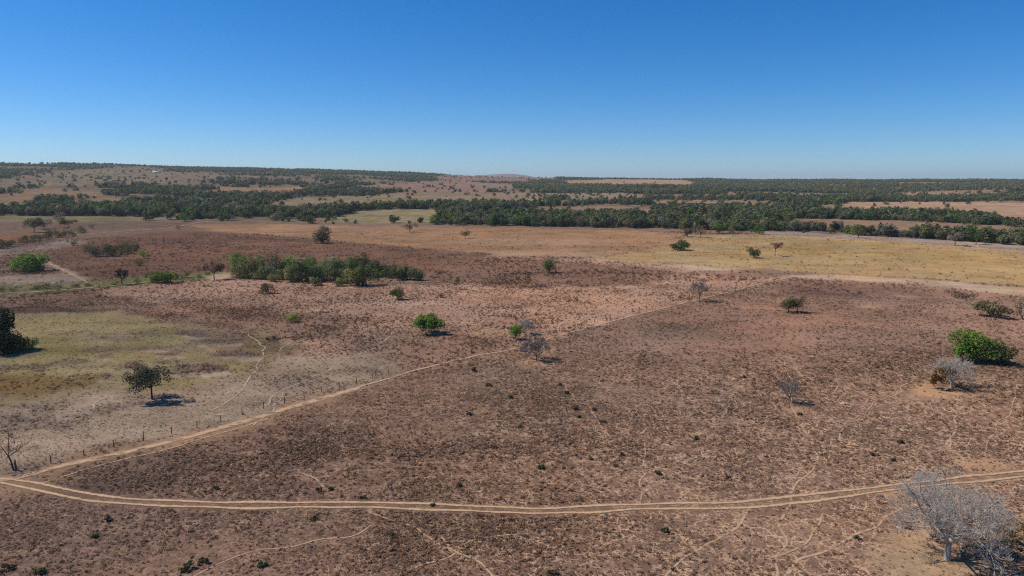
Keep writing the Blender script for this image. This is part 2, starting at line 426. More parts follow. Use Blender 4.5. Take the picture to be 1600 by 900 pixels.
def leaf_material(name, instancer=False, transl=.28):
    g = NT(name)
    if instancer:
        base = g.attr('tint', 'INSTANCER')
    else:
        base = g.n('ShaderNodeObjectInfo').outputs['Color']
    lv = g.attr('leaf_value', out='Fac')
    c = g.scale_col(base, g.math('ADD', .55, g.math('MULTIPLY', lv, .90)))
    c = g.mix(g.math('MULTIPLY', g.ramp(lv, .75, 1.0), .35), c, g.mix(1.0, c, (1.5, 1.15, .7), 'MULTIPLY'))
    d = g.n('ShaderNodeBsdfDiffuse'); g.l(c, d.inputs['Color'])
    t = g.n('ShaderNodeBsdfTranslucent'); g.l(c, t.inputs['Color'])
    mx = g.n('ShaderNodeMixShader'); mx.inputs[0].default_value = transl
    g.l(d.outputs[0], mx.inputs[1]); g.l(t.outputs[0], mx.inputs[2])
    g.l(mx.outputs[0], g.out.inputs['Surface'])
    return g.m

def plain_material(name, colour, scale=4.0, var=.5, colour2=None, rough=.9):
    g = NT(name)
    pos = g.n('ShaderNodeTexCoord').outputs['Object']
    n = g.noise(pos, scale, 4, .6)
    c = g.mix(n, colour, colour2 or tuple(v * .6 for v in colour))
    c = g.scale_col(c, g.math('ADD', 1 - var * .5, g.math('MULTIPLY', g.noise(pos, scale * 4, 3), var)))
    d = g.n('ShaderNodeBsdfPrincipled'); g.l(c, d.inputs['Base Color']); d.inputs['Roughness'].default_value = rough
    g.l(d.outputs[0], g.out.inputs['Surface'])
    return g.m

M_GROUND = ground_material()
M_ROAD = path_material('sandy_two_rut_track', (.50, .335, .20), (.30, .20, .125), True)
M_PATH = path_material('worn_cattle_path', (.46, .305, .195), (.36, .25, .16), False)
M_PALE = path_material('pale_sand_path', (.42, .33, .245), (.36, .25, .16), False)
M_LEAF = leaf_material('tree_leaves')
M_LEAF_I = leaf_material('far_tree_leaves', True)
M_SCRUB_I = leaf_material('scrub_stems', True, .15)
M_BARK = plain_material('brown_bark', (.12, .09, .07))
M_BARK_DARK = plain_material('dark_bark', (.055, .043, .036))
M_BARK_GREY = plain_material('grey_bark', (.27, .235, .22), 1.5, .5, (.17, .145, .135))
M_BARK_PALE = plain_material('pale_grey_bark', (.46, .41, .36), 1.2, .5, (.26, .22, .19))
M_TWIG = plain_material('grey_twigs', (.54, .49, .43), 1.2, .5, (.35, .305, .26))
TWIG = {'pale_grey_bark': M_TWIG, 'grey_bark': plain_material('brown_grey_twigs', (.30, .25, .22), 1.2, .5, (.19, .155, .135))}
M_WOOD = plain_material('weathered_post_wood', (.10, .075, .06))
M_WIRE = plain_material('dull_wire', (.18, .17, .165))

# ------------------------------------------------------------------ terrain: one sheet from below the camera to the far hills
ang = np.concatenate([np.radians(np.arange(-180, -50, 4.0)), np.radians(np.arange(-50, 50, .105)), np.radians(np.arange(50, 180, 4.0))])
rad = np.concatenate([[4., 20., 40.], np.geomspace(58, 15500, 470)])
A, R = np.meshgrid(ang, rad)
gx = (R * np.sin(A)).ravel(); gy = (R * np.cos(A)).ravel()
na, nr = len(ang), len(rad)
gx = np.append(gx, 0.0); gy = np.append(gy, 0.0)
props = paint(gx, gy)
i = np.arange(nr - 1)[:, None]; j = np.arange(na)[None, :]; j2 = (j + 1) % na
quads = np.stack([i * na + j, i * na + j2, (i + 1) * na + j2, (i + 1) * na + j], -1).reshape(-1, 4)[:, ::-1]
ground_me = mesh_np('ground', np.stack([gx, gy, height(gx, gy)], 1), quads,
                    [('field_colour', 'FLOAT_COLOR', np.column_stack([props[:, :3], np.ones(len(gx))])),
                     ('scrub', 'FLOAT', props[:, 3]), ('web', 'FLOAT', props[:, 4])], smooth=True)
tag(obj('ground', ground_me, M_GROUND), kind='structure')

# ------------------------------------------------------------------ tracks and paths, draped on the terrain
TRAIL_LINES = []
def smooth_line(P, step):
    P = np.asarray(P, float)
    Q = [P[0]]
    n = len(P)
    for k in range(n - 1):
        p0, p1, p2, p3 = P[max(k - 1, 0)], P[k], P[k + 1], P[min(k + 2, n - 1)]
        m = max(2, int(np.linalg.norm(p2 - p1) / step))
        for t in np.linspace(0, 1, m + 1)[1:]:
            Q.append(.5 * (2 * p1 + (p2 - p0) * t + (2 * p0 - 5 * p1 + 4 * p2 - p3) * t * t + (3 * p1 - p0 - 3 * p2 + p3) * t ** 3))
    return np.array(Q)

def strip(name, pts, width, mat, lift=.03, wobble=.25, keep_clear=True):
    L = smooth_line([at(*p)[0][:2] for p in pts], .8)
    s = np.cumsum(np.r_[0, np.linalg.norm(np.diff(L, axis=0), axis=1)])
    T = np.gradient(L, axis=0); T /= np.linalg.norm(T, axis=1)[:, None] + 1e-9
    N = np.stack([-T[:, 1], T[:, 0]], 1)
    sd_ = int(pts[0][0] * 7 + pts[0][1] * 13) % 997
    L = L + N * ((vnoise(s / 4.0, s * 0 + sd_, 3) - .5) * 2 * wobble)[:, None]
    ac = np.linspace(-1, 1, 7)
    wd = (width / 2 * (.72 + .56 * vnoise(s / 6.0, s * 0 + sd_ + 5, 7)))[:, None]
    X = L[:, None, 0] + N[:, None, 0] * ac[None] * wd
    Y = L[:, None, 1] + N[:, None, 1] * ac[None] * wd
    D = np.hypot(X, Y)
    Z = height(X, Y) + lift + D * 3.0e-4
    n, k = X.shape
    a = np.arange(n - 1)[:, None] * k + np.arange(k - 1)[None]
    F = np.stack([a, a + 1, a + k + 1, a + k], -1).reshape(-1, 4)[:, ::-1]
    me = mesh_np(name, np.stack([X, Y, Z], -1).reshape(-1, 3), F, [('across', 'FLOAT', np.tile(ac, n))], True)
    if keep_clear: TRAIL_LINES.append((L, width))
    return tag(obj(name, me, mat), kind='structure')

strip('dirt_road', [(-140, 735), (-40, 745), (30, 756), (75, 765), (130, 776), (200, 784), (300, 788), (400, 790), (560, 789), (680, 793), (800, 798), (870, 798), (1000, 792), (1120, 791),
                    (1180, 788), (1250, 780), (1330, 771), (1430, 758), (1540, 747), (1600, 741), (1720, 728)], 3.3, M_ROAD, .05, .12)
strip('fence_path', [(-60, 762), (20, 748), (100, 727), (200, 706), (300, 681), (400, 653), (500, 624), (560, 606)], 2.7, M_PATH, .04, .3)
strip('fence_path', [(550, 609), (640, 582), (740, 557), (800, 546), (870, 526)], 1.1, M_PATH, .045, .3)
strip('fence_path', [(860, 529), (960, 501), (1080, 471), (1180, 446), (1245, 432)], 1.2, M_PATH, .045, .4)
strip('fence_path', [(60, 758), (150, 730), (260, 702), (330, 682), (420, 655)], .6, M_PATH, .03, .3)
PATHS = [
    ([(158, 456), (185, 470), (208, 482)], .45, M_PATH),
    ([(350, 514), (375, 519), (402, 533), (413, 549), (404, 570), (385, 600), (362, 622), (330, 640)], .6, M_PALE),
    ([(330, 650), (400, 640), (440, 612), (470, 598), (520, 576), (548, 560), (566, 552), (600, 535), (610, 520)], .55, M_PALE),
    ([(400, 665), (425, 640), (440, 614)], .45, M_PALE),
    ([(436, 560), (440, 545), (462, 530)], .45, M_PALE),
    ([(145, 640), (150, 630), (165, 622), (188, 618)], .9, M_PALE),
    ([(36, 523), (58, 519), (80, 517), (98, 515)], .8, M_PALE),
    ([(1495, 622), (1490, 640), (1494, 655), (1493, 675), (1480, 700), (1500, 715), (1506, 730)], .55, M_PATH),
    ([(1275, 655), (1268, 680), (1275, 710), (1272, 735), (1252, 755), (1240, 768), (1228, 790), (1220, 810), (1225, 840), (1210, 880), (1205, 905)], .55, M_PATH),
    ([(1300, 690), (1290, 715), (1285, 730)], .4, M_PATH),
    ([(1178, 788), (1165, 800), (1150, 822), (1120, 838), (1100, 850), (1080, 868), (1055, 893), (1045, 905)], .6, M_PATH),
    ([(1408, 795), (1385, 810), (1350, 828), (1320, 843), (1290, 858), (1255, 872), (1225, 895)], .75, M_PATH),
    ([(685, 842), (705, 858), (720, 866), (745, 875), (765, 890), (780, 905)], .5, M_PATH),
    ([(825, 832), (780, 838), (735, 845), (720, 855), (690, 872), (640, 895)], .45, M_PATH),
    ([(580, 798), (600, 808), (640, 825), (680, 840)], .35, M_PATH),
    ([(300, 905), (350, 880), (400, 862), (470, 850), (545, 838), (580, 820)], .4, M_PATH),
    ([(1010, 668), (1006, 690), (1008, 720), (1004, 760), (1006, 790)], .4, M_PATH),
    ([(1225, 560), (1232, 580), (1238, 600), (1236, 630), (1250, 655), (1262, 680)], .45, M_PATH),
    ([(1425, 575), (1432, 590), (1410, 602), (1400, 615), (1365, 632), (1340, 650), (1318, 665), (1310, 690)], .4, M_PATH),
    ([(1305, 582), (1310, 600), (1303, 615)], .4, M_PATH),
    ([(1590, 600), (1580, 640), (1560, 665), (1545, 690), (1535, 715)], .4, M_PATH),
    ([(1395, 700), (1428, 715), (1440, 735), (1420, 755)], .4, M_PATH),
    ([(1210, 870), (1240, 860), (1270, 845), (1275, 825), (1290, 805)], .45, M_PATH),
    ([(880, 600), (900, 625), (925, 640), (940, 665), (960, 690)], .35, M_PATH),
    ([(470, 738), (490, 750), (510, 760)], .35, M_PATH),
    ([(1120, 610), (1150, 630), (1165, 650), (1200, 670)], .35, M_PATH),
    ([(760, 480), (700, 492), (640, 500), (600, 520)], .5, M_PATH),
    ([(1360, 780), (1345, 800), (1330, 815)], .4, M_PATH),
]
for pts, w, m in PATHS: strip('cattle_path', pts, w * .8, m, .025, .6)
strip('field_track', [(-140, 470), (0, 459), (60, 456), (140, 450), (230, 441), (300, 432), (345, 431)], 1.6, M_PATH, .05, .3)
strip('field_track', [(60, 404), (90, 418), (130, 438), (150, 448)], 1.2, M_PATH, .05, .3)
strip('field_track', [(120, 367), (190, 362), (260, 357), (300, 350), (330, 346)], 2.6, M_PATH, .12, .6)

# ------------------------------------------------------------------ foliage builders
def rand_dirs(n, r):
    v = r.normal(size=(n, 3)); return v / (np.linalg.norm(v, axis=1)[:, None] + 1e-9)

def leaf_quads(P, Nn, size, r):
    """diamond leaf sprays at P with normals Nn"""
    n = len(P)
    t = rand_dirs(n, r)
    u = np.cross(Nn, t); u /= np.linalg.norm(u, axis=1)[:, None] + 1e-9
    v = np.cross(Nn, u)
    s = size * (0.55 + 0.9 * r.random(n))[:, None]
    asp = (0.5 + 0.5 * r.random(n))[:, None]
    V = np.stack([P - u * s, P - v * s * asp, P + u * s, P + v * s * asp], 1)
    V[:, 1] += Nn * s * .25; V[:, 3] += Nn * s * .25
    return V.reshape(-1, 3), np.arange(4 * n).reshape(-1, 4)

def crown_mesh(name, seed, w, h, base, lobes=9, n=2200, leaf=.28, openness=.0, flat=.35, top_flat=False):
    """crown w wide, from height base to h: leaves on the shells of many uneven lobes, with gaps between them"""
    r = np.random.default_rng(seed)
    rx = w / 2; rz = (h - base) / 2; cz = (h + base) / 2
    C = []; Rl = []
    for k in range(lobes):
        d = rand_dirs(1, r)[0]
        if top_flat: d[2] *= .5
        f = .40 + .48 * r.random()
        lr = (.20 + .28 * r.random()) * (1 - .30 * openness)
        C.append([d[0] * rx * f * 1.15, d[1] * rx * f * 1.15, cz + d[2] * rz * f])
        Rl.append([rx * lr * 1.1, rx * lr * 1.1, max(rz * lr * 1.45, rx * lr * .55)])
    if openness < .3 and not top_flat:                    # a full core so the crown is not hollow
        C.append([0, 0, cz - rz * .1]); Rl.append([rx * .54, rx * .54, rz * .66]); lobes += 1
    C = np.array(C); Rl = np.array(Rl)
    vol = Rl.prod(1) ** .66; pick = r.choice(lobes, n, p=vol / vol.sum())
    d = rand_dirs(n, r); low = -.45 if top_flat else -.8
    d[:, 2] = np.where(d[:, 2] < low, -d[:, 2], d[:, 2])
    rr = np.where(r.random(n) < .75, .82 + .26 * r.random(n), .3 + .55 * r.random(n))[:, None]
    P = C[pick] + d * Rl[pick] * rr
    q = fbm(P[:, 0] * 3 + P[:, 2] * 1.7 + 100, P[:, 1] * 3 - P[:, 2] * 1.3 + 100, w * .28, 2, seed)
    keep = q > (.20 + .28 * openness) + .12 * r.random(n)
    P = P[keep]; d = d[keep]
    # fit to the wanted width and height
    lo_, hi_ = np.percentile(P, 1.5, axis=0), np.percentile(P, 98.5, axis=0)
    sc_ = np.array([w / (hi_[0] - lo_[0]), w / (hi_[1] - lo_[1]), (h - base) / (hi_[2] - lo_[2])])
    mid_ = np.array([(lo_[0] + hi_[0]) / 2, (lo_[1] + hi_[1]) / 2, lo_[2]])
    P = (P - mid_) * sc_ + np.array([0, 0, base]); C = (C - mid_) * sc_ + np.array([0, 0, base])
    P[:, 2] = np.maximum(P[:, 2], .02 * h)
    Nn = d * .7 + rand_dirs(len(P), r) * .75 + np.array([-.15, .05, .55])
    Nn /= np.linalg.norm(Nn, axis=1)[:, None]
    V, F = leaf_quads(P, Nn, leaf, r)
    lobe_tone = r.normal(size=lobes) * .20
    lv = np.repeat(np.clip(.5 + .20 * r.normal(size=len(P)) + (q[keep] - .5) * .5 + lobe_tone[pick[keep]], 0, 1), 4)
    return mesh_np(name, V, F, [('leaf_value', 'FLOAT', lv)]), C

def tubes(paths, sides=5):
    """paths: list of (points (k,3), radii (k,)) -> tapered tubes"""
    Vs = []; Fs = []; off = 0
    for P, R in paths:
        P = np.asarray(P, float); R = np.asarray(R, float); k = len(P)
        sd_ = sides if R[0] > .05 else 3
        T = np.gradient(P, axis=0); T /= np.linalg.norm(T, axis=1)[:, None] + 1e-9
        ref = np.array([0, 0, 1.]) if abs(T[0, 2]) < .9 else np.array([1., 0, 0])
        U = np.cross(T, ref); U /= np.linalg.norm(U, axis=1)[:, None] + 1e-9
        W = np.cross(T, U)
        a = np.arange(sd_) * 2 * math.pi / sd_
        ring = P[:, None, :] + (U[:, None, :] * np.cos(a)[None, :, None] + W[:, None, :] * np.sin(a)[None, :, None]) * R[:, None, None]
        Vs.append(ring.reshape(-1, 3))
        i_ = np.arange(k - 1)[:, None] * sd_; j_ = np.arange(sd_)[None]; jn = (j_ + 1) % sd_
        Fs.append((np.stack([i_ + j_, i_ + jn, i_ + sd_ + jn, i_ + sd_ + j_], -1).reshape(-1, 4)) + off)
        off += k * sd_
    return np.concatenate(Vs), np.concatenate(Fs)

def trunk_mesh(name, seed, targets, base, r0, lean=0.0, stems=1):
    """a trunk that forks into limbs reaching to the crown's lobes"""
    r = np.random.default_rng(seed)
    paths = []
    for s in range(stems):
        o = np.array([r.normal() * .25, r.normal() * .25, 0]) if stems > 1 else np.zeros(3)
        fork = np.array([lean + o[0] * 2, o[1] * 2, max(base * .75, .5)])
        mid = (o + fork) / 2 + np.array([r.normal() * .08, r.normal() * .08, 0]) * base * .6
        paths.append((np.array([o + [0, 0, -.15], o + [0, 0, .12], mid, fork]), np.array([r0 * 1.5, r0 * 1.1, r0 * .9, r0 * .8]) / stems ** .5))
        for t in targets[s::stems]:
            m1 = fork * .62 + t * .38 + np.array([0, 0, .06]) * np.linalg.norm(t - fork) + r.normal(size=3) * .1
            paths.append((np.array([fork, m1, t]), np.array([r0 * .55, r0 * .35, r0 * .1]) / stems ** .5))
            for _ in range(2):
                e = t + rand_dirs(1, r)[0] * np.linalg.norm(t - fork) * .4
                paths.append((np.array([m1, (m1 + e) / 2 + r.normal(size=3) * .1, e]), np.array([r0 * .22, r0 * .14, r0 * .05])))
    V, F = tubes(paths, 6)
    return mesh_np(name, V, F, smooth=True)

def bare_paths(seed, h, w, trunk_h, r0, levels=5, limbs=5, kids=4, lean=0.0, up=.45, twist=.35):
    """branching of a leafless tree; ends lie in a dome w wide and h high"""
    r = np.random.default_rng(seed)
    paths = []
    fork = np.array([lean * .4, 0, trunk_h])
    paths.append((np.array([[0, 0, -.2], [0, 0, .15], [lean * .15 + r.normal() * .06, r.normal() * .06, trunk_h * .55], fork]),
                  np.array([r0 * 1.7, r0 * 1.2, r0, r0 * .9])))
    def grow(p, d, L, rad_, lev, leaf_no):
        if lev == 0 or rad_ < .0025: return
        e1 = p + d * L * .5 + r.normal(size=3) * L * .07
        d2 = d + r.normal(size=3) * twist * .5; d2[2] += .10; d2 /= np.linalg.norm(d2)
        e2 = e1 + d2 * L * .5
        # stay inside the dome
        q = math.hypot((e2[0] - lean) / (w / 2), e2[1] / (w / 2))
        zr = (e2[2] - trunk_h) / max(h - trunk_h, .1)
        if q * q + max(zr, 0) ** 2 > 1.12 and lev < levels:
            f = .55
            e1 = p + (e1 - p) * f; e2 = p + (e2 - p) * f
            L *= f
        paths.append((np.array([p, e1, e2]), np.array([rad_, rad_ * .74, rad_ * .40])))
        n = kids if lev > 1 else 3
        for k in range(n):
            t = .30 + .65 * (k + r.random()) / n if k < n - 1 else .99
            s = p + (e1 - p) * min(t * 2, 1) if t < .5 else e1 + (e2 - e1) * (t * 2 - 1)
            nd = d2 * .75 + rand_dirs(1, r)[0] * (.85 if k < n - 1 else .45)
            nd[2] += up * .35; nd /= np.linalg.norm(nd)
            grow(s, nd, L * (.52 + .2 * r.random()), rad_ * (.44 + .12 * r.random()), lev - 1, k)
    for k in range(limbs):
        a = 2 * math.pi * (k + .5 * r.random()) / limbs + seed
        el = math.radians(28 + 38 * r.random())
        d = np.array([math.cos(a) * math.cos(el), math.sin(a) * math.cos(el), math.sin(el)])
        L = .52 * math.hypot(w / 2 * math.cos(el), (h - trunk_h) * math.sin(el)) * 1.25
        grow(fork - np.array([0, 0, trunk_h * .25 * r.random()]), d, L, r0 * (.5 + .2 * r.random()), levels, k)
    return paths

def metres(px, base_y, wpx, hpx, x):
    """ground point, width and height in metres of something that covers wpx by hpx with its foot at (x, base_y)"""
    P, dep = at(x, base_y)
    m = dep / FPX
    w = wpx * m
    dpr = math.atan2(CAM_H - P[2], math.hypot(P[0], P[1]))
    h = max((hpx * m - .38 * w * math.sin(dpr)) / math.cos(dpr), .45 * hpx * m)
    return P, w, h

C_DARK = (.042, .056, .030); C_OLIVE = (.082, .086, .042); C_BRIGHT = (.085, .155, .026); C_LIME = (.13, .20, .03)
C_GREY = (.130, .118, .104); C_BROWN = (.115, .078, .050); C_GREEN = (.055, .085, .030); C_RUST = (.135, .085, .03); C_GREYGREEN = (.068, .076, .055); C_YELLOW = (.13, .12, .04)

def leafy_tree(name, label, cat, x, y, wpx, hpx, colour, seed, base=.30, lobes=9, n=1800, openness=0., bark=None, stems=1, group=None, lean=0.0, top_flat=False, leafk=1.0):
    P, w, h = metres(None, y, wpx, hpx, x)
    o = empty(name, (P[0], P[1], P[2] - .05), seed * .7)
    tag(o, label, cat, group)
    cm, C = crown_mesh('crown', seed, w, h, h * base, lobes, int(n * 1.35), max(.09, w * .030) * leafk, openness, top_flat=top_flat)
    c = obj('crown', cm, M_LEAF, o); c.color = tuple(min(v * f, .3) for v, f in zip(colour, (1.9, 1.75, 1.5))) + (1,)
    tm = trunk_mesh('trunk', seed + 1, C, h * base + .3, max(.06, h * .028), lean, stems)
    obj('trunk', tm, bark or M_BARK, o)
    return o

def bare_tree(name, label, x, y, wpx, hpx, seed, bark, levels=4, limbs=5, kids=4, trunk=.28, r0k=.03, lean=0.0, group=None, rz=0.0):
    P, w, h = metres(None, y, wpx, hpx, x)
    o = empty(name, (P[0], P[1], P[2] - .05), rz)
    tag(o, label, 'tree', group)
    paths = bare_paths(seed, h, w, h * trunk, h * r0k, levels, limbs, kids, lean * w)
    big = [p for k, p in enumerate(paths) if p[1][0] >= h * r0k * .32]
    small = [p for k, p in enumerate(paths) if p[1][0] < h * r0k * .32]
    small = [(p, np.maximum(q, max(.013, math.hypot(P[0], P[1]) * 1.35e-4))) for p, q in small]
    V, F = tubes(big, 7); obj('trunk', mesh_np('trunk', V, F, smooth=True), bark, o)
    if small:
        V, F = tubes(small, 3); tag(obj('twigs', mesh_np('twigs', V, F), TWIG.get(bark.name, bark), o), kind='stuff')
    return o

# ------------------------------------------------------------------ the single trees
hero = bare_tree('bare_tree', 'large leafless pale grey tree with wide branching crown beside the dirt road', 1480, 874, 178, 158, 5, M_BARK_PALE, levels=6, limbs=9, kids=4, trunk=.22, r0k=.030, lean=.0)
leafy_tree('undergrowth_bush', 'olive bush with sparse leaves under the large bare pale tree', 'bush', 1545, 862, 54, 34, C_OLIVE, 301, .08, 8, 1300, .45, stems=3)
leafy_tree('undergrowth_bush', 'brownish thin bush right of the large bare pale tree at the frame edge', 'bush', 1592, 852, 58, 44, (.105, .092, .055), 302, .08, 8, 1200, .6, stems=3)
leafy_tree('undergrowth_bush', 'small dark bush behind the trunk of the large bare pale tree', 'bush', 1470, 846, 30, 16, (.07, .06, .04), 303, .05, 6, 600, .5, stems=2)
leafy_tree('green_tree', 'broad bright green tree in the brown pasture on the right', 'tree', 1526, 566, 60, 52, (.056, .104, .022), 21, .14, 13, 4600, .12, leafk=.75)
leafy_tree('olive_tree', 'thinner olive tree leaning against the broad bright green tree', 'tree', 1560, 569, 40, 40, C_OLIVE, 22, .14, 9, 1800, .35)
bare_tree('bare_tree', 'half bare grey tree with rusty leaves below the bright green tree', 1486, 605, 84, 54, 8, M_BARK_PALE, levels=5, limbs=7, kids=4, trunk=.2)
for k, (bx_, by_, bw, bh, bz) in enumerate([(1477, 607, 34, 16, 30), (1462, 608, 20, 22, 10)]):
    P0, w0, h0 = metres(None, by_, bw, bh, bx_)
    cm, _ = crown_mesh('leaf_patch', 60 + k, w0, h0 * .9, 0.2, 6, 900, .16, .3)
    parent = [o for o in COL.objects if o.name.startswith('bare_tree')][-1]
    c = obj('leaf_patch', cm, M_LEAF, parent); c.color = C_RUST + (1,)
    c.location = (P0[0] - parent.location.x, P0[1] - parent.location.y, bz * .1)
bare_tree('bare_tree', 'small dark bare tree standing alone in the right foreground pasture', 1234, 629, 40, 44, 12, M_BARK_GREY, levels=5, limbs=6, kids=4, trunk=.24)
leafy_tree('olive_tree', 'yellowish olive half of the two trees at the smooth brown pasture', 'tree', 1233, 488, 26, 26, C_OLIVE, 31, .28, 8, 1400, .15, stems=2)
leafy_tree('dark_tree', 'dark grey green half of the two trees at the smooth brown pasture', 'tree', 1246, 488, 24, 28, C_GREYGREEN, 32, .35, 8, 1300, .2)
leafy_tree('pale_bush', 'pale olive thicket near the right edge above the bright green tree', 'bush', 1546, 494, 46, 26, (.105, .105, .062), 33, .15, 10, 1700, .45, stems=4)
leafy_tree('pale_bush', 'grey half bare bush cut by the right edge of the photo', 'bush', 1598, 499, 30, 34, C_GREY, 34, .15, 9, 1200, .55, stems=3)
leafy_tree('low_bush', 'low grey brown bush at the pale strip right of the pasture', 'bush', 1503, 466, 34, 11, (.10, .082, .066), 35, .05, 8, 700, .5, stems=3)
leafy_tree('round_tree', 'dark round tree alone in the golden field', 'tree', 1064, 391, 27, 16, (.040, .056, .020), 41, .14, 11, 1700, 0)
leafy_tree('round_tree', 'small round green tree in the golden field beside a thin brown tree', 'tree', 1177, 403, 20, 17, C_GREEN, 42, .20, 9, 1400, 0)
leafy_tree('brown_bush', 'brown leafless looking bush just behind the small round green tree', 'bush', 1172, 396, 12, 13, C_BROWN, 43, .2, 6, 500, .4)
leafy_tree('thin_tree', 'thin brown tree with bare trunk in the golden field', 'tree', 1211, 400, 20, 22, (.095, .072, .042), 44, .62, 8, 700, .35, top_flat=True)
leafy_tree('round_tree', 'round green tree with brownish top in the middle distance', 'tree', 858, 426, 22, 24, (.058, .085, .032), 45, .12, 10, 1700, .05)
bare_tree('bare_tree', 'slender bare grey tree near the end of the fence', 1092, 471, 28, 40, 14, M_BARK_GREY, levels=5, limbs=5, kids=4, trunk=.34, r0k=.022)
bare_tree('bare_tree', 'very slim bare sapling before the golden field', 1145, 438, 9, 23, 15, M_BARK, levels=3, limbs=4, kids=3, trunk=.5, r0k=.014)
leafy_tree('round_tree', 'small bright green round tree beside the fence path', 'tree', 806, 530, 21, 25, (.072, .135, .022), 46, .22, 9, 1700, 0)
bare_tree('bare_tree', 'pale bare tree just behind the small bright green round tree', 821, 523, 24, 28, 16, M_BARK_PALE, levels=5, limbs=6, kids=4, trunk=.38, r0k=.022)
bare_tree('bare_tree', 'spreading leafless purple grey tree on the fence path', 838, 563, 50, 42, 17, M_BARK_GREY, levels=6, limbs=6, kids=4, trunk=.26, r0k=.03)
leafy_tree('low_bush', 'brown bush left of the spreading leafless tree', 'bush', 818, 549, 12, 9, (.075, .05, .04), 47, .05, 5, 400, .3, stems=2)
leafy_tree('spreading_tree', 'bright green spreading tree in the centre of the pale field', 'tree', 666, 521, 42, 31, (.068, .125, .022), 48, .30, 11, 2300, .18, top_flat=True)
leafy_tree('round_tree', 'clipped round olive green tree in the pale field below the grove', 'tree', 621, 468, 22, 22, (.062, .078, .036), 49, .16, 10, 1700, 0)
leafy_tree('thin_tree', 'dark narrow tree with pale bare stems right of the grove', 'tree', 712, 452, 15, 22, (.040, .058, .024), 50, .40, 6, 700, .3, M_BARK_PALE, stems=3)
leafy_tree('round_tree', 'small brownish olive round tree below the left end of the grove', 'tree', 415, 459, 22, 17, (.090, .078, .045), 51, .18, 8, 1200, .1)
leafy_tree('low_bush', 'small lime green bush in the brown scrub left of centre', 'bush', 456, 503, 21, 15, (.115, .175, .035), 52, .18, 7, 1000, .2, stems=2)
leafy_tree('dark_tree', 'dark open crowned tree with a long shadow on the left pasture', 'tree', 238, 624, 58, 58, (.058, .062, .048), 54, .42, 13, 3400, .48, M_BARK_DARK, top_flat=True, leafk=.75)
leafy_tree('dark_tree', 'tall very dark tree cut by the left edge of the photo', 'tree', -4, 546, 46, 66, (.022, .034, .018), 55, .2, 12, 3600, 0, M_BARK_DARK)
leafy_tree('dark_tree', 'low very dark tree in front at the left edge of the photo', 'tree', 12, 551, 48, 38, (.020, .031, .018), 56, .06, 11, 2800, 0, M_BARK_DARK)
leafy_tree('low_bush', 'light green bush beside the very dark trees at the left edge', 'bush', 46, 546, 24, 21, (.085, .125, .035), 57, .08, 7, 1200, .1, stems=2)
leafy_tree('green_tree', 'broad light green tree by the path on the far left', 'tree', 41, 424, 46, 27, (.085, .150, .032), 58, .10, 12, 2200, .05)
leafy_tree('green_tree', 'rounded green bush tree beside the grassy drainage strip', 'tree', 256, 442, 36, 20, (.062, .110, .028), 59, .06, 10, 1800, .05)
leafy_tree('lime_tree', 'small bright lime green tree in the brown ploughed field', 'tree', 225, 404, 16, 14, C_LIME, 61, .15, 7, 900, .1)
leafy_tree('low_bush', 'dark bush just below the small lime green tree', 'bush', 219, 415, 18, 12, (.075, .075, .040), 62, .1, 6, 600, .2)
leafy_tree('dark_tree', 'dark purplish tree with thin trunk left of the grove', 'tree', 335, 437, 26, 30, (.052, .042, .036), 63, .42, 9, 1100, .3, M_BARK_DARK)
bare_tree('bare_tree', 'bare tree with black trunk in the grassy drainage strip', 191, 445, 26, 26, 18, M_BARK_DARK, levels=5, limbs=5, kids=4, trunk=.45, r0k=.03)
leafy_tree('dark_tree', 'dark grey green bushy tree alone before the wood', 'tree', 503, 380, 29, 23, (.046, .050, .036), 64, .08, 9, 1500, .15)
leafy_tree('dark_tree', 'small dark green tree right behind the dark bushy tree', 'tree', 505, 364, 15, 13, (.036, .062, .026), 65, .15, 6, 800, 0)
leafy_tree('open_tree', 'open crowned savanna tree in the tan field', 'tree', 640, 363, 21, 15, (.075, .075, .042), 66, .35, 7, 700, .35, top_flat=True)
leafy_tree('round_tree', 'small dark round tree in the middle of the tan field', 'tree', 727, 373, 14, 14, (.045, .058, .026), 67, .35, 6, 800, 0)
leafy_tree('brown_tree', 'small brown tree at the edge of the wood above the tan field', 'tree', 725, 357, 10, 12, C_BROWN, 68, .3, 5, 400, .3)
leafy_tree('green_tree', 'fresh green tree at the wood edge above the tan field', 'tree', 766, 354, 13, 15, (.055, .10, .028), 69, .1, 6, 800, 0)
leafy_tree('grey_tree', 'grey green tree of the small group at the corner of the golden field', 'tree', 1074, 370, 22, 18, C_GREYGREEN, 70, .25, 8, 1000, .2)
leafy_tree('brown_tree', 'pale brown tree of the small group at the corner of the golden field', 'tree', 1095, 371, 17, 21, (.125, .105, .08), 71, .3, 7, 700, .35)
leafy_tree('green_tree', 'green tree standing right of the small group at the golden field', 'tree', 1124, 365, 24, 17, (.055, .09, .032), 72, .2, 8, 1000, .1)
leafy_tree('green_tree', 'low round green tree at the upper edge of the golden field', 'tree', 1186, 366, 21, 15, (.055, .095, .03), 73, .15, 8, 1000, .05)
leafy_tree('grey_tree', 'small grey green tree between two green trees above the golden field', 'tree', 1142, 366, 13, 12, (.085, .09, .06), 74, .2, 6, 600, .2)
leafy_tree('grey_tree', 'pale grey domed tree at the dry margin of the right wood', 'tree', 1492, 384, 25, 24, (.125, .118, .098), 75, .38, 8, 1000, .35)
leafy_tree('dark_tree', 'dark green tree with clear trunk right of the pale domed tree', 'tree', 1525, 382, 20, 20, (.045, .066, .028), 76, .35, 7, 900, .05)
leafy_tree('olive_tree', 'olive tree with clear trunk before the right wood', 'tree', 1341, 372, 18, 18, (.065, .075, .036), 77, .35, 7, 800, .1)
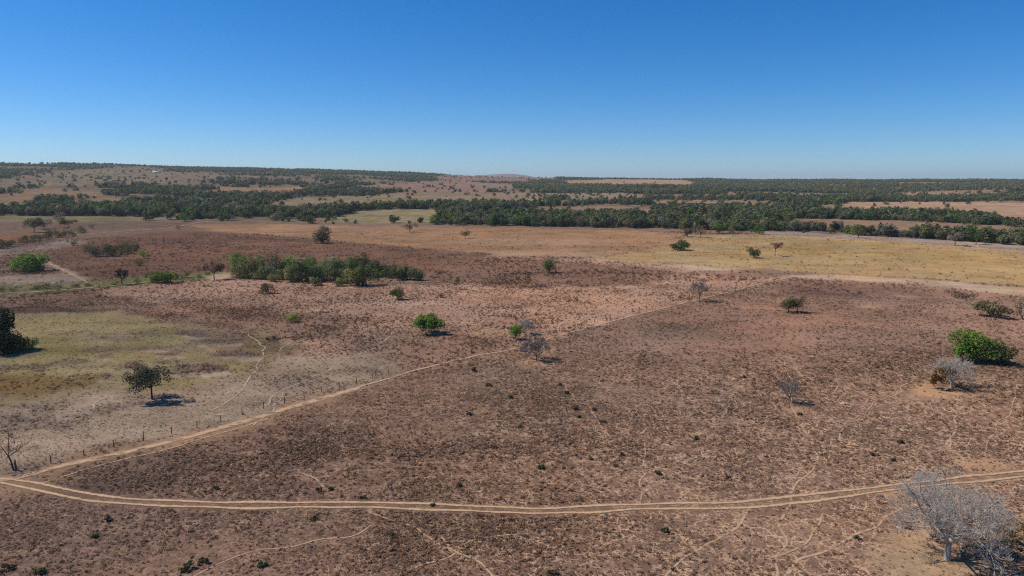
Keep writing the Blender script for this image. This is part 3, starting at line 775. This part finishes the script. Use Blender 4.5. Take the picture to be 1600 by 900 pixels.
leafy_tree('umbrella_tree', 'umbrella shaped dark tree on the red earth at far left', 'tree', 54, 363, 28, 22, (.058, .062, .044), 78, .42, 9, 1200, .1, M_BARK_DARK, top_flat=True)
leafy_tree('umbrella_tree', 'greyer umbrella tree behind the one on the red earth', 'tree', 69, 358, 20, 18, (.062, .064, .054), 79, .38, 8, 900, .15, top_flat=True)
leafy_tree('umbrella_tree', 'rounded dark tree right of the two umbrella trees', 'tree', 107, 356, 23, 15, (.062, .064, .038), 80, .38, 8, 900, .05, top_flat=True)
leafy_tree('grey_tree', 'bare looking grey tree above the rounded dark tree', 'tree', 91, 346, 18, 14, C_GREY, 81, .2, 7, 700, .4)
leafy_tree('low_bush', 'small dark bush alone in the upper left brown field', 'bush', 145, 357, 10, 8, (.06, .052, .034), 82, .1, 5, 400, .1)
leafy_tree('pale_bush', 'pale green feathery bush below the rounded dark tree', 'bush', 122, 364, 22, 11, (.105, .115, .075), 83, .1, 7, 700, .35)
leafy_tree('low_bush', 'pale leaved bush between hedge and thicket on the left', 'bush', 114, 384, 17, 11, (.075, .10, .045), 84, .05, 6, 600, .1)
leafy_tree('green_tree', 'bright green bush tree at the left edge of the tan field', 'tree', 288, 346, 17, 12, (.055, .11, .028), 85, .1, 7, 800, .05)
leafy_tree('brown_bush', 'dark red brown shrub at the head of the far track', 'bush', 280, 359, 11, 10, (.075, .042, .030), 86, .1, 5, 400, .35)
bare_tree('bare_tree', 'thin blackish bare tree leaning left by the fence corner', 21, 735, 40, 100, 19, M_BARK_DARK, levels=5, limbs=4, kids=4, trunk=.25, r0k=.012, lean=-.35)

# hedge, thicket and grove on the left: every bush is its own thing
gk = 400
ORD = ['first', 'second', 'third', 'fourth', 'fifth', 'sixth', 'seventh', 'eighth', 'ninth', 'tenth', 'eleventh', 'twelfth', 'thirteenth', 'fourteenth', 'fifteenth', 'sixteenth', 'seventeenth', 'eighteenth', 'nineteenth', 'twentieth']
ORD = ORD + ['twenty-' + q for q in ORD[:9]] + ['thirtieth'] + ['thirty-' + q for q in ORD[:9]]
def shade(c):
    if c[0] > .11: return 'greyish' if c[1] < .12 else 'yellowish'
    if c[1] > c[0] * 1.4: return 'fresh green'
    return 'dark' if sum(c) < .15 else 'olive' if c[0] > .055 and c[2] < .047 else 'grey green'
for k, (x, y, w, h) in enumerate([(2, 388, 22, 15), (16, 385, 16, 11), (36, 379, 14, 10), (45, 378, 14, 11), (54, 377, 14, 11), (63, 376, 13, 10), (72, 374, 13, 11), (80, 372, 15, 14), (89, 371, 15, 14), (97, 371, 13, 12), (107, 370, 13, 11), (116, 370, 10, 8)]):
    leafy_tree('hedge_bush', ORD[k] + ' dark bush from the left in the hedge row below the umbrella trees', 'bush', x, y, w, h, [(.036, .044, .026), (.042, .052, .034), (.05, .058, .04)][k % 3], gk + k, .04, 7, 700, .05, stems=2, group='hedge bushes on the far left')
for k, (x, y, w, h, c) in enumerate([(142, 398, 18, 17, C_OLIVE), (153, 401, 20, 19, C_GREYGREEN), (164, 400, 18, 16, C_OLIVE), (176, 400, 22, 20, C_DARK), (188, 398, 18, 16, C_GREYGREEN), (200, 396, 20, 18, C_OLIVE), (211, 393, 14, 15, C_DARK), (137, 391, 16, 14, (.075, .085, .05)), (170, 392, 18, 14, C_DARK), (195, 389, 18, 12, C_DARK)]):
    nth = sum(1 for q in (142, 153, 164, 176, 188, 200, 211, 137, 170, 195) if q < x)
    leafy_tree('thicket_tree', ORD[nth] + ' from the left of the bushy trees in the small oval thicket, ' + shade(c), 'tree', x, y, w, h, c, 430 + k, .05, 8, 900, .05, stems=2, group='trees of the small thicket')
grove = [(372, 433, 26, 30, C_OLIVE), (388, 435, 28, 30, (.06, .064, .034)), (372, 420, 22, 24, C_GREEN), (404, 436, 24, 20, (.085, .095, .04)), (402, 424, 28, 26, C_OLIVE), (420, 436, 26, 24, C_GREYGREEN),
         (432, 429, 30, 34, (.05, .058, .036)), (444, 437, 26, 22, (.092, .088, .05)), (458, 440, 26, 24, C_OLIVE), (452, 424, 26, 24, C_GREEN), (472, 441, 34, 36, (.042, .052, .034)), (486, 424, 26, 24, (.06, .105, .03)),
         (492, 440, 26, 26, (.07, .08, .05)), (506, 438, 30, 32, C_OLIVE), (508, 424, 28, 22, C_GREY), (522, 441, 28, 28, C_GREYGREEN), (530, 428, 30, 28, C_DARK), (540, 442, 24, 22, (.06, .075, .045)), (552, 430, 28, 30, C_DARK),
         (556, 446, 34, 28, (.088, .085, .038)), (572, 446, 36, 34, (.062, .074, .034)), (568, 424, 30, 28, (.036, .044, .028)), (584, 432, 28, 28, (.045, .056, .034)), (598, 430, 28, 24, C_GREYGREEN), (612, 434, 24, 22, (.07, .074, .05)),
         (624, 437, 24, 22, C_DARK), (636, 437, 24, 24, (.06, .078, .034)), (648, 438, 20, 20, C_GREYGREEN), (656, 438, 15, 15, (.055, .09, .036)), (412, 422, 20, 16, C_GREY), (470, 420, 22, 16, C_GREY), (545, 422, 22, 16, (.08, .085, .055)), (370, 408, 16, 14, (.07, .09, .05)), (494, 446, 18, 14, (.07, .072, .045)), (428, 440, 18, 12, (.085, .085, .045)), (532, 447, 18, 13, (.08, .085, .045))]
gorder = sorted(range(len(grove)), key=lambda q: (grove[q][0], grove[q][1]))
for k, (x, y, w, h, c) in enumerate(grove):
    vary = .95 + .75 * random.random(); c = (c[0] * vary * .97, c[1] * vary * 1.1, c[2] * vary * .95)
    leafy_tree('grove_tree', shade(c) + ' bushy tree, ' + ORD[gorder.index(k)] + ' from the left in the long dense grove', 'tree', x, y, w, h, c, 460 + k, .06, 9, 1500, .05, stems=2, group='trees of the long grove')

for k, (x, y, w, h) in enumerate([(2, 456, 12, 9), (20, 456, 11, 8), (57, 452, 14, 7), (72, 451, 18, 9), (92, 450, 12, 6), (117, 449, 16, 7), (140, 447, 14, 6), (180, 446, 11, 7), (216, 443, 9, 12), (228, 434, 8, 9), (280, 436, 16, 9), (292, 434, 14, 10), (312, 434, 10, 7), (325, 430, 8, 6)]):
    leafy_tree('strip_bush', ORD[k] + ' bush from the left along the green drainage strip', 'bush', x, y, w, h, [(.055, .068, .030), (.060, .080, .034), (.05, .056, .034)][k % 3], 560 + k, .04, 6, 500, .2, stems=2, group='bushes along the drainage strip')

# low green shrubs dotted over the scrub
shrubs = [(740, 580, 12, 10), (763, 603, 10, 8), (733, 648, 9, 8), (798, 622, 10, 8), (812, 668, 7, 6), (876, 602, 7, 6), (886, 616, 10, 8), (900, 640, 11, 10), (929, 641, 7, 6), (942, 660, 10, 7), (903, 652, 8, 6), (971, 712, 8, 8), (845, 732, 12, 10), (923, 718, 7, 7), (963, 728, 8, 6),
          (1028, 741, 11, 9), (1363, 711, 12, 12), (1407, 692, 11, 9), (1088, 686, 9, 8), (1038, 830, 17, 12), (862, 898, 22, 14), (490, 812, 12, 9), (168, 814, 10, 12), (148, 839, 11, 11), (292, 890, 24, 20), (316, 880, 18, 14), (10, 892, 22, 16), (62, 896, 22, 14), (336, 764, 14, 8),
          (498, 768, 10, 11), (517, 765, 8, 7), (612, 838, 12, 8), (567, 778, 8, 6), (410, 884, 18, 10), (718, 760, 12, 9), (1137, 747, 9, 7), (1395, 720, 8, 6), (690, 465, 10, 9), (430, 529, 18, 9), (136, 477, 18, 11), (418, 531, 9, 6), (1160, 590, 9, 7), (1340, 842, 12, 8), (1420, 826, 10, 7), (773, 700, 8, 6), (1250, 648, 7, 5), (675, 790, 8, 6)]
def shrub_side(x, y): return 'below the dirt road' if y > 800 else 'left of the fence' if y < 535 else 'between fence and dirt road'
sside = [sorted(q for q in shrubs if shrub_side(*q[:2]) == shrub_side(*p[:2])).index(p) for p in shrubs]
for k, (x, y, w, h) in enumerate(shrubs):
    leafy_tree('low_shrub', 'low dull green shrub ' + shrub_side(x, y) + ', ' + ORD[sside[k]] + ' from the left there', 'shrub', x, y, w * .75, h * .72, ((.085, .135, .035) if (x, y) == (136, 477) else [(.058, .066, .036), (.072, .070, .044), (.078, .066, .046)][k % 3]), 600 + k, .05, 5, 240, .6, stems=2, group='low green shrubs scattered over the scrub', leafk=1.6)

# ------------------------------------------------------------------ woodland behind the plain
def tint_for(r, n, x, y):
    pal = np.array([C_DARK, (.048, .062, .034), C_OLIVE, C_GREYGREEN, (.060, .088, .034), (.105, .098, .082), (.088, .084, .054), (.066, .118, .030), (.038, .048, .030)])
    pw = np.array([.17, .17, .15, .16, .09, .11, .09, .03, .03])
    k = r.choice(len(pal), n, p=pw / pw.sum())
    t = pal[k] * (1.15 + .75 * r.random(n))[:, None]
    D = np.hypot(x, y)
    far = np.clip((D - 1100) / 1200.0, 0, 1)[:, None] * .55     # paler and greyer with distance: haze painted into the leaf tint
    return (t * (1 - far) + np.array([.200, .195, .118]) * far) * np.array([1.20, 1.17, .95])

def jitter(cell, r0, r1, umax, r):
    xs = np.arange(-r1 * umax, r1 * umax, cell); ys = np.arange(0, r1, cell)
    X, Y = np.meshgrid(xs, ys)
    X = (X + (r.random(X.shape) - .5) * cell * 1.1).ravel(); Y = (Y + (r.random(Y.shape) - .5) * cell * 1.1).ravel()
    D = np.hypot(X, Y)
    k = (D >= r0) & (D < r1) & (np.abs(X) < (Y + 20) * .98)
    return X[k], Y[k]

Xw = []; Yw = []; Sw = []
for cell, r0, r1, hgt in ((6.6, 430, 1000, 8.2), (8.5, 1000, 2000, 7.6), (12.0, 2000, 3700, 6.8)):
    x, y = jitter(cell, r0, r1, .72, rng)
    pr = paint(x, y)[:, 5]
    patch = fbm(x / 2.4, y, 75.0, 3, 77)
    D = np.hypot(x, y)
    u = x / D
    thr = np.interp(u, [-.6, -.25, .0, .6], [.545, .515, .48, .46])
    back = np.clip((patch - thr) * 9 + .5, .035, 1.0) * .85
    front = np.clip((patch - np.interp(u, [.1, .3], [.39, .31])) * 7 + .55, .15, 1.0)
    f = np.clip((D - 850) / 200, 0, 1)
    hold = np.where(pr > .5, (front * (1 - f) + back * f) * pr, pr * .35)
    k = rng.random(len(x)) < hold
    x = x[k]; y = y[k]; patch = patch[k]
    Xw.append(x); Yw.append(y); Sw.append(hgt * (.45 + .85 * rng.random(len(x))) * (.75 + .5 * patch) * np.where(pr[k] > .5, 1.0, .7))
Xw = np.concatenate(Xw); Yw = np.concatenate(Yw); Sw = np.concatenate(Sw)
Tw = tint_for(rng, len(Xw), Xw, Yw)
Dw = np.hypot(Xw, Yw)
in_view = np.abs(Xw / Yw) < .76
# the trees that show largest: nearest in front of the wood
# rank by how close a tree is to the front edge seen from its own direction
az = np.arctan2(Xw, Yw); binw = 0.0125
rank = np.full(len(Xw), 99)
order = np.lexsort((Dw, np.floor(az / binw)))
lastb = None; cnt = 0
for q in order:
    b = math.floor(az[q] / binw)
    if b != lastb: lastb = b; cnt = 0
    rank[q] = cnt; cnt += 1
solo = np.nonzero(in_view & (rank < 3) & (Dw < 1400))[0]
solo = solo[np.argsort(Dw[solo] / Sw[solo])][:285]
mass = np.setdiff1d(np.arange(len(Xw)), solo)

protos = []
for k in range(7):
    w, hh, bs, op = [(1.0, 1.0, .10, 0), (1.1, .95, .14, .1), (.85, 1.05, .18, .05), (1.25, .9, .16, .1), (.8, 1.1, .1, 0), (1.0, .95, .22, .4), (.95, 1.0, .08, .15)][k]
    cm, C = crown_mesh('crown', 800 + k, w, hh, bs, 10, 1100, .050, op)
    protos.append((cm, trunk_mesh('trunk', 820 + k, C, bs + .05, .028)))
for cm, tm in protos: cm.materials.append(M_LEAF); tm.materials.append(M_BARK)
WORD = {0: 'dark', 1: 'olive', 2: 'green'}
for q in solo:
    k = rng.integers(len(protos))
    z = float(height(Xw[q], Yw[q]))
    o = empty('woodland_tree', (Xw[q], Yw[q], z - .1), rng.random() * 6.28)
    s = Sw[q]; o.scale = (s * (.85 + .4 * rng.random()),) * 2 + (s,)
    px_ = 800 + Xw[q] / Yw[q] * FPX
    where = 'behind the red earth at far left' if px_ < 270 else 'behind the tan field' if px_ < 700 else 'right of centre behind the tan field' if px_ < 1060 else 'behind the golden field' if px_ < 1380 else 'behind the grey margin at far right'
    tone = Tw[q]
    hue = 'grey' if tone[2] > .085 else 'fresh green' if tone[1] > tone[0] * 1.35 else 'olive' if tone.sum() > .24 else 'dark green'
    tag(o, hue + ' tree in the front of the wood ' + where, 'tree', 'trees along the front of the wood')
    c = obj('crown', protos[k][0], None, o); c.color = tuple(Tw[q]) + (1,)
    obj('trunk', protos[k][1], None, o)

def gn_scatter(name, X, Y, Z, scl, rot, idx, tint, objs, label, cat):
    me = bpy.data.meshes.new(name)
    me.vertices.add(len(X)); me.vertices.foreach_set('co', np.stack([X, Y, Z], 1).astype(np.float32).ravel())
    for n, typ, d in (('scl', 'FLOAT_VECTOR', scl), ('rot', 'FLOAT_VECTOR', rot), ('idx', 'INT', idx), ('tint', 'FLOAT_COLOR', tint)):
        a = me.attributes.new(n, typ, 'POINT')
        key = {'FLOAT_VECTOR': 'vector', 'INT': 'value', 'FLOAT_COLOR': 'color'}[typ]
        a.data.foreach_set(key, np.asarray(d, np.int32 if typ == 'INT' else np.float32).ravel())
    o = obj(name, me)
    lib = bpy.data.collections.new(name + '_kinds')
    for p in objs: lib.objects.link(p)
    ng = bpy.data.node_groups.new(name + '_scatter', 'GeometryNodeTree')
    ng.interface.new_socket('Geometry', in_out='INPUT', socket_type='NodeSocketGeometry')
    ng.interface.new_socket('Geometry', in_out='OUTPUT', socket_type='NodeSocketGeometry')
    gi = ng.nodes.new('NodeGroupInput'); go = ng.nodes.new('NodeGroupOutput')
    ci = ng.nodes.new('GeometryNodeCollectionInfo'); ci.inputs['Collection'].default_value = lib
    ci.inputs['Separate Children'].default_value = True; ci.inputs['Reset Children'].default_value = True
    ip = ng.nodes.new('GeometryNodeInstanceOnPoints'); ip.inputs['Pick Instance'].default_value = True
    def na(n, t):
        nd = ng.nodes.new('GeometryNodeInputNamedAttribute'); nd.data_type = t; nd.inputs['Name'].default_value = n
        return nd.outputs['Attribute']
    ng.links.new(gi.outputs[0], ip.inputs['Points']); ng.links.new(ci.outputs[0], ip.inputs['Instance'])
    ng.links.new(na('idx', 'INT'), ip.inputs['Instance Index'])
    e2r = ng.nodes.new('FunctionNodeEulerToRotation'); ng.links.new(na('rot', 'FLOAT_VECTOR'), e2r.inputs[0])
    ng.links.new(e2r.outputs[0], ip.inputs['Rotation'])
    ng.links.new(na('scl', 'FLOAT_VECTOR'), ip.inputs['Scale'])
    ng.links.new(ip.outputs[0], go.inputs[0])
    md = o.modifiers.new('scatter', 'NODES'); md.node_group = ng
    tag(o, label, cat, kind='stuff')
    return o

def rgba(c): return np.column_stack([c, np.ones(len(c))])
far_protos = []
for k in range(6):
    w, hh, bs, op = [(1.0, 1.0, .04, 0), (1.15, .95, .06, .1), (.85, 1.05, .10, .05), (1.3, .85, .06, .1), (1.0, .95, .15, .35), (.95, 1.0, .04, .1)][k]
    cm, C = crown_mesh('far_crown', 840 + k, w, hh, bs, 9, 420, .080, op)
    cm.materials.append(M_LEAF_I)
    far_protos.append(obj('far_tree', cm, link=False))
n = len(mass)
s = Sw[mass]; ws_ = s * (.85 + .4 * rng.random(n))
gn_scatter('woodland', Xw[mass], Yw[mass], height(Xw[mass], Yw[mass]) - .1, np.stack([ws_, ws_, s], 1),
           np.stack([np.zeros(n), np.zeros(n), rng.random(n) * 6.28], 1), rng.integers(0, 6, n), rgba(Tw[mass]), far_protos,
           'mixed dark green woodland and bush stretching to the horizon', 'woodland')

# ------------------------------------------------------------------ dry scrub and grass of the plain
def tuft(name, seed, blades, hgt, spread, wid):
    r = np.random.default_rng(seed)
    V = []; lv = []
    for b in range(blades):
        a = r.random() * 6.28; ro = r.random() ** .6 * spread * .45
        p = np.array([math.cos(a) * ro, math.sin(a) * ro, -.03])
        d = np.array([math.cos(a) * (.2 + .9 * r.random()), math.sin(a) * (.2 + .9 * r.random()), .55 + .8 * r.random()])
        d /= np.linalg.norm(d); L = hgt * (.55 + .7 * r.random())
        t = np.array([-math.sin(a), math.cos(a), 0]) + r.normal(size=3) * .3; t /= np.linalg.norm(t)
        w = wid * (.6 + .8 * r.random())
        q = p + d * L * .55; e = q + (d + np.array([0, 0, -.45])) * L * .5
        V += [p, q - t * w, e, q + t * w]; lv += [np.clip(r.normal(.5, .22), 0, 1)] * 4
    me = mesh_np(name, V, np.arange(4 * blades).reshape(-1, 4), [('leaf_value', 'FLOAT', lv)])
    me.materials.append(M_SCRUB_I)
    return obj(name, me, link=False)
def clump(name, seed, w, h, n, leaf, op=.2):
    cm, _ = crown_mesh(name, seed, w, h, .0, 4, n, leaf, op)
    cm.materials.append(M_SCRUB_I)
    return obj(name, cm, link=False)
scrub_kinds = [tuft('tuft', 900, 13, .42, .5, .075), tuft('tuft', 901, 16, .36, .65, .085), tuft('tuft', 902, 10, .5, .4, .06),
               clump('dry_clump', 903, .75, .48, 42, .10), clump('dry_clump', 904, .9, .42, 46, .11), clump('dry_clump', 905, .6, .55, 36, .09)]
X = []; Y = []; B = []
for cell, r0, r1, big in ((.43, 60, 150, .56), (.66, 150, 310, .78), (1.7, 310, 640, 1.4)):
    x, y = jitter(cell, r0, r1, .86, rng)
    X.append(x); Y.append(y); B.append(np.full(len(x), big))
X = np.concatenate(X); Y = np.concatenate(Y); B = np.concatenate(B)
pr = paint(X, Y)
clump_n = fbm(X, Y, 7.0, 3, 201); big_n = fbm(X, Y, 34.0, 3, 211)
dens = pr[:, 3] * np.clip(.40 + 1.5 * (clump_n - .30), .15, 1.3) * np.clip(.5 + .95 * big_n, .4, 1.3)
dens = np.where(pr[:, 5] > .4, 0, dens)
keep = rng.random(len(X)) < dens * .85
for L, w in TRAIL_LINES:                                  # nothing grows on the worn paths
    lo = L.min(0) - 3; hi = L.max(0) + 3
    c = np.nonzero(keep & (X > lo[0]) & (X < hi[0]) & (Y > lo[1]) & (Y < hi[1]))[0]
    if not len(c): continue
    S = L[::2]
    for ch in np.array_split(c, max(1, len(c) // 4000)):
        d2 = ((X[ch][:, None] - S[None, :, 0]) ** 2 + (Y[ch][:, None] - S[None, :, 1]) ** 2).min(1)
        keep[ch[d2 < (w * .5 + .1) ** 2]] = False
X = X[keep]; Y = Y[keep]; B = B[keep]; pr = pr[keep]; big_n = big_n[keep]
n = len(X)
pal = np.array([(.085, .054, .040), (.105, .070, .052), (.130, .090, .066), (.150, .118, .085), (.075, .062, .040), (.095, .080, .064), (.062, .064, .036)])
kk = rng.choice(7, n, p=[.27, .25, .17, .07, .08, .12, .04])
tint = pal[kk] * (.75 + .5 * rng.random(n))[:, None]
tint = tint * (2.1 - 1.1 * pr[:, 6])[:, None] * np.array([1.04, 1.0, .92])      # dark woody tussocks only on the pale fields
pale = np.clip((pr[:, 0] - .24) / .08, 0, 1) * (1 - pr[:, 6])
mixf = np.clip(.35 + .3 * (rng.random(n) - .5) + .35 * pale + np.clip((np.hypot(X, Y) - 260) / 150, 0, 1) * .25, 0, .9)[:, None]        # tufts take after the field they grow in
tint = tint * (1 - mixf) + pr[:, :3] * .85 * mixf
grass = np.clip((pr[:, 1] / np.maximum(pr[:, 0], 1e-3) - .70) / .1, 0, 1)[:, None]     # green and golden fields: the tufts are the grass
tint = tint * (1 - grass * .85) + pr[:, :3] * (.8 + .4 * rng.random(n))[:, None] * grass * .85
place = .62 + .85 * fbm(X, Y, 22.0, 3, 231)
sz = place * B * (.5 + .75 * rng.random(n) ** 1.3) * (1 - .35 * grass[:, 0]) * (1 - .2 * pale)
print('scrub tufts', n, 'wood', len(mass), 'solo', len(solo))
gn_scatter('dry_scrub', X, Y, height(X, Y) - .01, np.stack([sz * 1.1, sz * 1.1, sz * (.8 + .4 * rng.random(n))], 1),
           np.stack([rng.normal(size=n) * .1, rng.normal(size=n) * .1, rng.random(n) * 6.28], 1), rng.integers(0, 6, n), rgba(tint), scrub_kinds,
           'dry brown tussocks and low scrub covering the plain', 'scrub')

# ------------------------------------------------------------------ wire fence along the path
FENCE = [(-60, 757), (25, 735), (83, 723), (120, 715), (155, 706), (192, 696), (262, 680), (330, 662), (480, 620), (620, 581), (757, 547), (870, 519), (1000, 485), (1120, 454), (1235, 427)]
FL = smooth_line([at(*p)[0][:2] for p in FENCE], .5)
fs = np.cumsum(np.r_[0, np.linalg.norm(np.diff(FL, axis=0), axis=1)])
corner = at(25, 735)[0]
fence = empty('wire_fence', tuple(corner)); tag(fence, 'wire fence on dark wooden posts running along the path from the lower left', 'fence')
r = np.random.default_rng(3)
def post_mesh(seed, h, rad_):
    q = np.random.default_rng(seed)
    P = np.array([[0, 0, -.3], [q.normal() * .01, q.normal() * .01, h * .4], [q.normal() * .02, q.normal() * .02, h * .8], [q.normal() * .03, q.normal() * .03, h], [q.normal() * .03, q.normal() * .03, h + .012]])
    V, F = tubes([(P, np.array([rad_ * 1.1, rad_, rad_ * .95, rad_ * .85, .002]))], 7)
    me = mesh_np('post', V, F); me.materials.append(M_WOOD); return me
POSTS = [post_mesh(k, 1.35 + .12 * r.normal(), .075 + .01 * r.random()) for k in range(5)]
s0 = fs[np.argmin(np.hypot(FL[:, 0] - corner[0], FL[:, 1] - corner[1]))]
spots = np.arange(s0 % 4.6, fs[-1], 4.6)
tops = []
for q, sp in enumerate(spots):
    x = float(np.interp(sp, fs, FL[:, 0])) + r.normal() * .05; y = float(np.interp(sp, fs, FL[:, 1])) + r.normal() * .05
    z = float(height(x, y))
    p = obj('post', POSTS[q % 5], None, fence)
    p.location = (x - corner[0], y - corner[1], z - corner[2]); p.rotation_euler = (r.normal() * .04, r.normal() * .04, r.random() * 6)
    p.scale = (1, 1, .9 + .2 * r.random())
    if abs(sp - s0) < .01:
        p.name = 'corner_post'; p.scale = (1.9, 1.9, 1.25)
    tops.append((x - corner[0], y - corner[1], z - corner[2]))
tops = np.array(tops)
for hgt in (.35, .65, .95, 1.22):
    pts = []
    for a, b in zip(tops[:-1], tops[1:]):
        for t in (0, .5): pts.append(a + (b - a) * t + np.array([0, 0, hgt - (.03 if t else 0)]))
    pts.append(tops[-1] + [0, 0, hgt])
    V, F = tubes([(np.array(pts), np.full(len(pts), .006))], 3)
    obj('wire', mesh_np('wire', V, F), M_WIRE, fence)

# ------------------------------------------------------------------ cattle in the drainage strip
M_COW = plain_material('white_hide', (.74, .70, .64), 3.0, .25, (.62, .57, .50))
M_HORN = plain_material('horn', (.10, .085, .07))
def cow(x, y, rz, label, graze):
    P, _ = at(x, y)
    o = empty('cow', tuple(P), rz); tag(o, label, 'cow', 'white cattle by the drainage strip')
    hz = .55 if graze else 1.42
    vs = [(-.78, 0, 1.12), (-.35, 0, 1.10), (.15, 0, 1.08), (.55, 0, 1.12), (.62, 0, 1.36),            # rump, loin, chest, shoulder, hump
          (.95, 0, 1.15 if not graze else .95), (1.22, 0, hz), (1.50, 0, hz - .22)]                     # neck, poll, muzzle
    es = [(0, 1), (1, 2), (2, 3), (3, 4), (3, 5), (5, 6), (6, 7)]
    rr = [.27, .33, .35, .31, .15, .18, .125, .085]
    def leg(top, pts, rads):
        a = top
        for p, q in zip(pts, rads):
            vs.append(p); rr.append(q); es.append((a, len(vs) - 1)); a = len(vs) - 1
    for sy in (-.19, .19):
        leg(0, [(-.74, sy, .80), (-.66, sy, .58), (-.80, sy, .38), (-.77, sy, .06)], [.15, .10, .065, .055])
        leg(3, [(.52, sy, .78), (.54, sy, .42), (.52, sy, .06)], [.13, .075, .055])
    leg(0, [(-1.02, 0, 1.02), (-1.06, 0, .55)], [.04, .03])
    for sy in (-.17, .17): leg(6, [(1.16, sy * 1.5, hz + .0)], [.045])
    me = bpy.data.meshes.new('body'); me.from_pydata(vs, es, []); me.update()
    b = obj('body', me, M_COW, o)
    md = b.modifiers.new('skin', 'SKIN'); b.modifiers.new('sub', 'SUBSURF').levels = 2
    b.modifiers['sub'].render_levels = 2
    for k, q in enumerate(rr): me.skin_vertices[0].data[k].radius = (q, q)
    me.skin_vertices[0].data[2].use_root = True
    for sy in (-1, 1):
        V, F = tubes([(np.array([[1.20, sy * .08, hz + .1], [1.18, sy * .17, hz + .19], [1.14, sy * .19, hz + .32]]), np.array([.03, .022, .006]))], 5)
        obj('horn', mesh_np('horn', V, F), M_HORN, o)
    return o
cow(25, 450, 1.25, 'white cow standing in the green strip at the far left', False)
cow(84, 446, .15, 'pale cow seen from the side left of the bare black trunk', True)

# ------------------------------------------------------------------ farm building on the left hill, pale posts by the wood
M_WALL = plain_material('whitewashed_wall', (.74, .71, .66), .8, .15, (.66, .62, .56))
M_ROOF = plain_material('pale_sheet_roof', (.60, .56, .52), .6, .2)
M_DARKGLASS = plain_material('dark_window', (.04, .045, .05), 1, .1, rough=.3)
def boxv(x0, x1, y0, y1, z0, z1):
    V = [(x, y, z) for z in (z0, z1) for x, y in ((x0, y0), (x1, y0), (x1, y1), (x0, y1))]
    return V, [(0, 3, 2, 1), (4, 5, 6, 7), (0, 1, 5, 4), (1, 2, 6, 5), (2, 3, 7, 6), (3, 0, 4, 7)]
P, _ = at(245, 270)
farm = empty('farm_building', tuple(P), .12); tag(farm, 'long white farm building on the far left hillside', 'building')
L2 = 11.0
V, F = boxv(-L2, L2, -4, 4, -1, 3.4); obj('wall', mesh_np('wall', V, F), M_WALL, farm)
V = [(-L2 - .6, -4.7, 3.3), (L2 + .6, -4.7, 3.3), (L2 + .6, 0, 5.2), (-L2 - .6, 0, 5.2), (-L2 - .6, 4.7, 3.3), (L2 + .6, 4.7, 3.3), (-L2 - .6, -4.7, 3.45), (L2 + .6, -4.7, 3.45), (L2 + .6, 0, 5.35), (-L2 - .6, 0, 5.35), (-L2 - .6, 4.7, 3.45), (L2 + .6, 4.7, 3.45)]
F = [(0, 3, 2, 1), (3, 4, 5, 2), (6, 7, 8, 9), (9, 8, 11, 10), (0, 1, 7, 6), (4, 10, 11, 5), (0, 6, 9, 3), (3, 9, 10, 4), (1, 2, 8, 7), (2, 5, 11, 8)]
obj('roof', mesh_np('roof', V, F), M_ROOF, farm)
for q in (-8, -4, 4, 8):
    V, F = boxv(q - .7, q + .7, -4.06, -3.99, 1.2, 2.5); obj('window', mesh_np('window', V, F), M_DARKGLASS, farm)
V, F = boxv(-.6, .6, -4.06, -3.99, 0, 2.2); obj('door', mesh_np('door', V, F), M_DARKGLASS, farm)

for (x, y, h, lab) in [(1512, 384, 2.0, 'pale upright post between two trees at the right wood edge'), (1527, 386, 1.5, 'short pale post under the dark tree at the right wood edge'), (1390, 374, 1.3, 'short pale post at the dry margin of the right wood')]:
    P, _ = at(x, y)
    q = np.random.default_rng(x)
    V, F = tubes([(np.array([[0, 0, -.3], [.02, 0, h * .5], [0, .03, h], [0, .03, h + .02]]), np.array([.2, .18, .16, .01]))], 8)
    o = obj('pale_post', mesh_np('pale_post', V, F), M_WALL); o.location = tuple(P); tag(o, lab, 'post')

# ------------------------------------------------------------------ haze over the whole country
hz = NT('thin_dry_haze')
pv = hz.n('ShaderNodeVolumePrincipled')
pv.inputs['Color'].default_value = (.74, .90, 1.0, 1)
pv.inputs['Density'].default_value = 5.5e-5
pv.inputs['Anisotropy'].default_value = .2
hz.l(pv.outputs[0], hz.out.inputs['Volume'])
V, F = boxv(-16000, 16000, -16000, 16000, -12, 215)
tag(obj('haze', mesh_np('haze', V, F), hz.m), 'thin bluish haze lying over the far country', 'haze', kind='stuff')
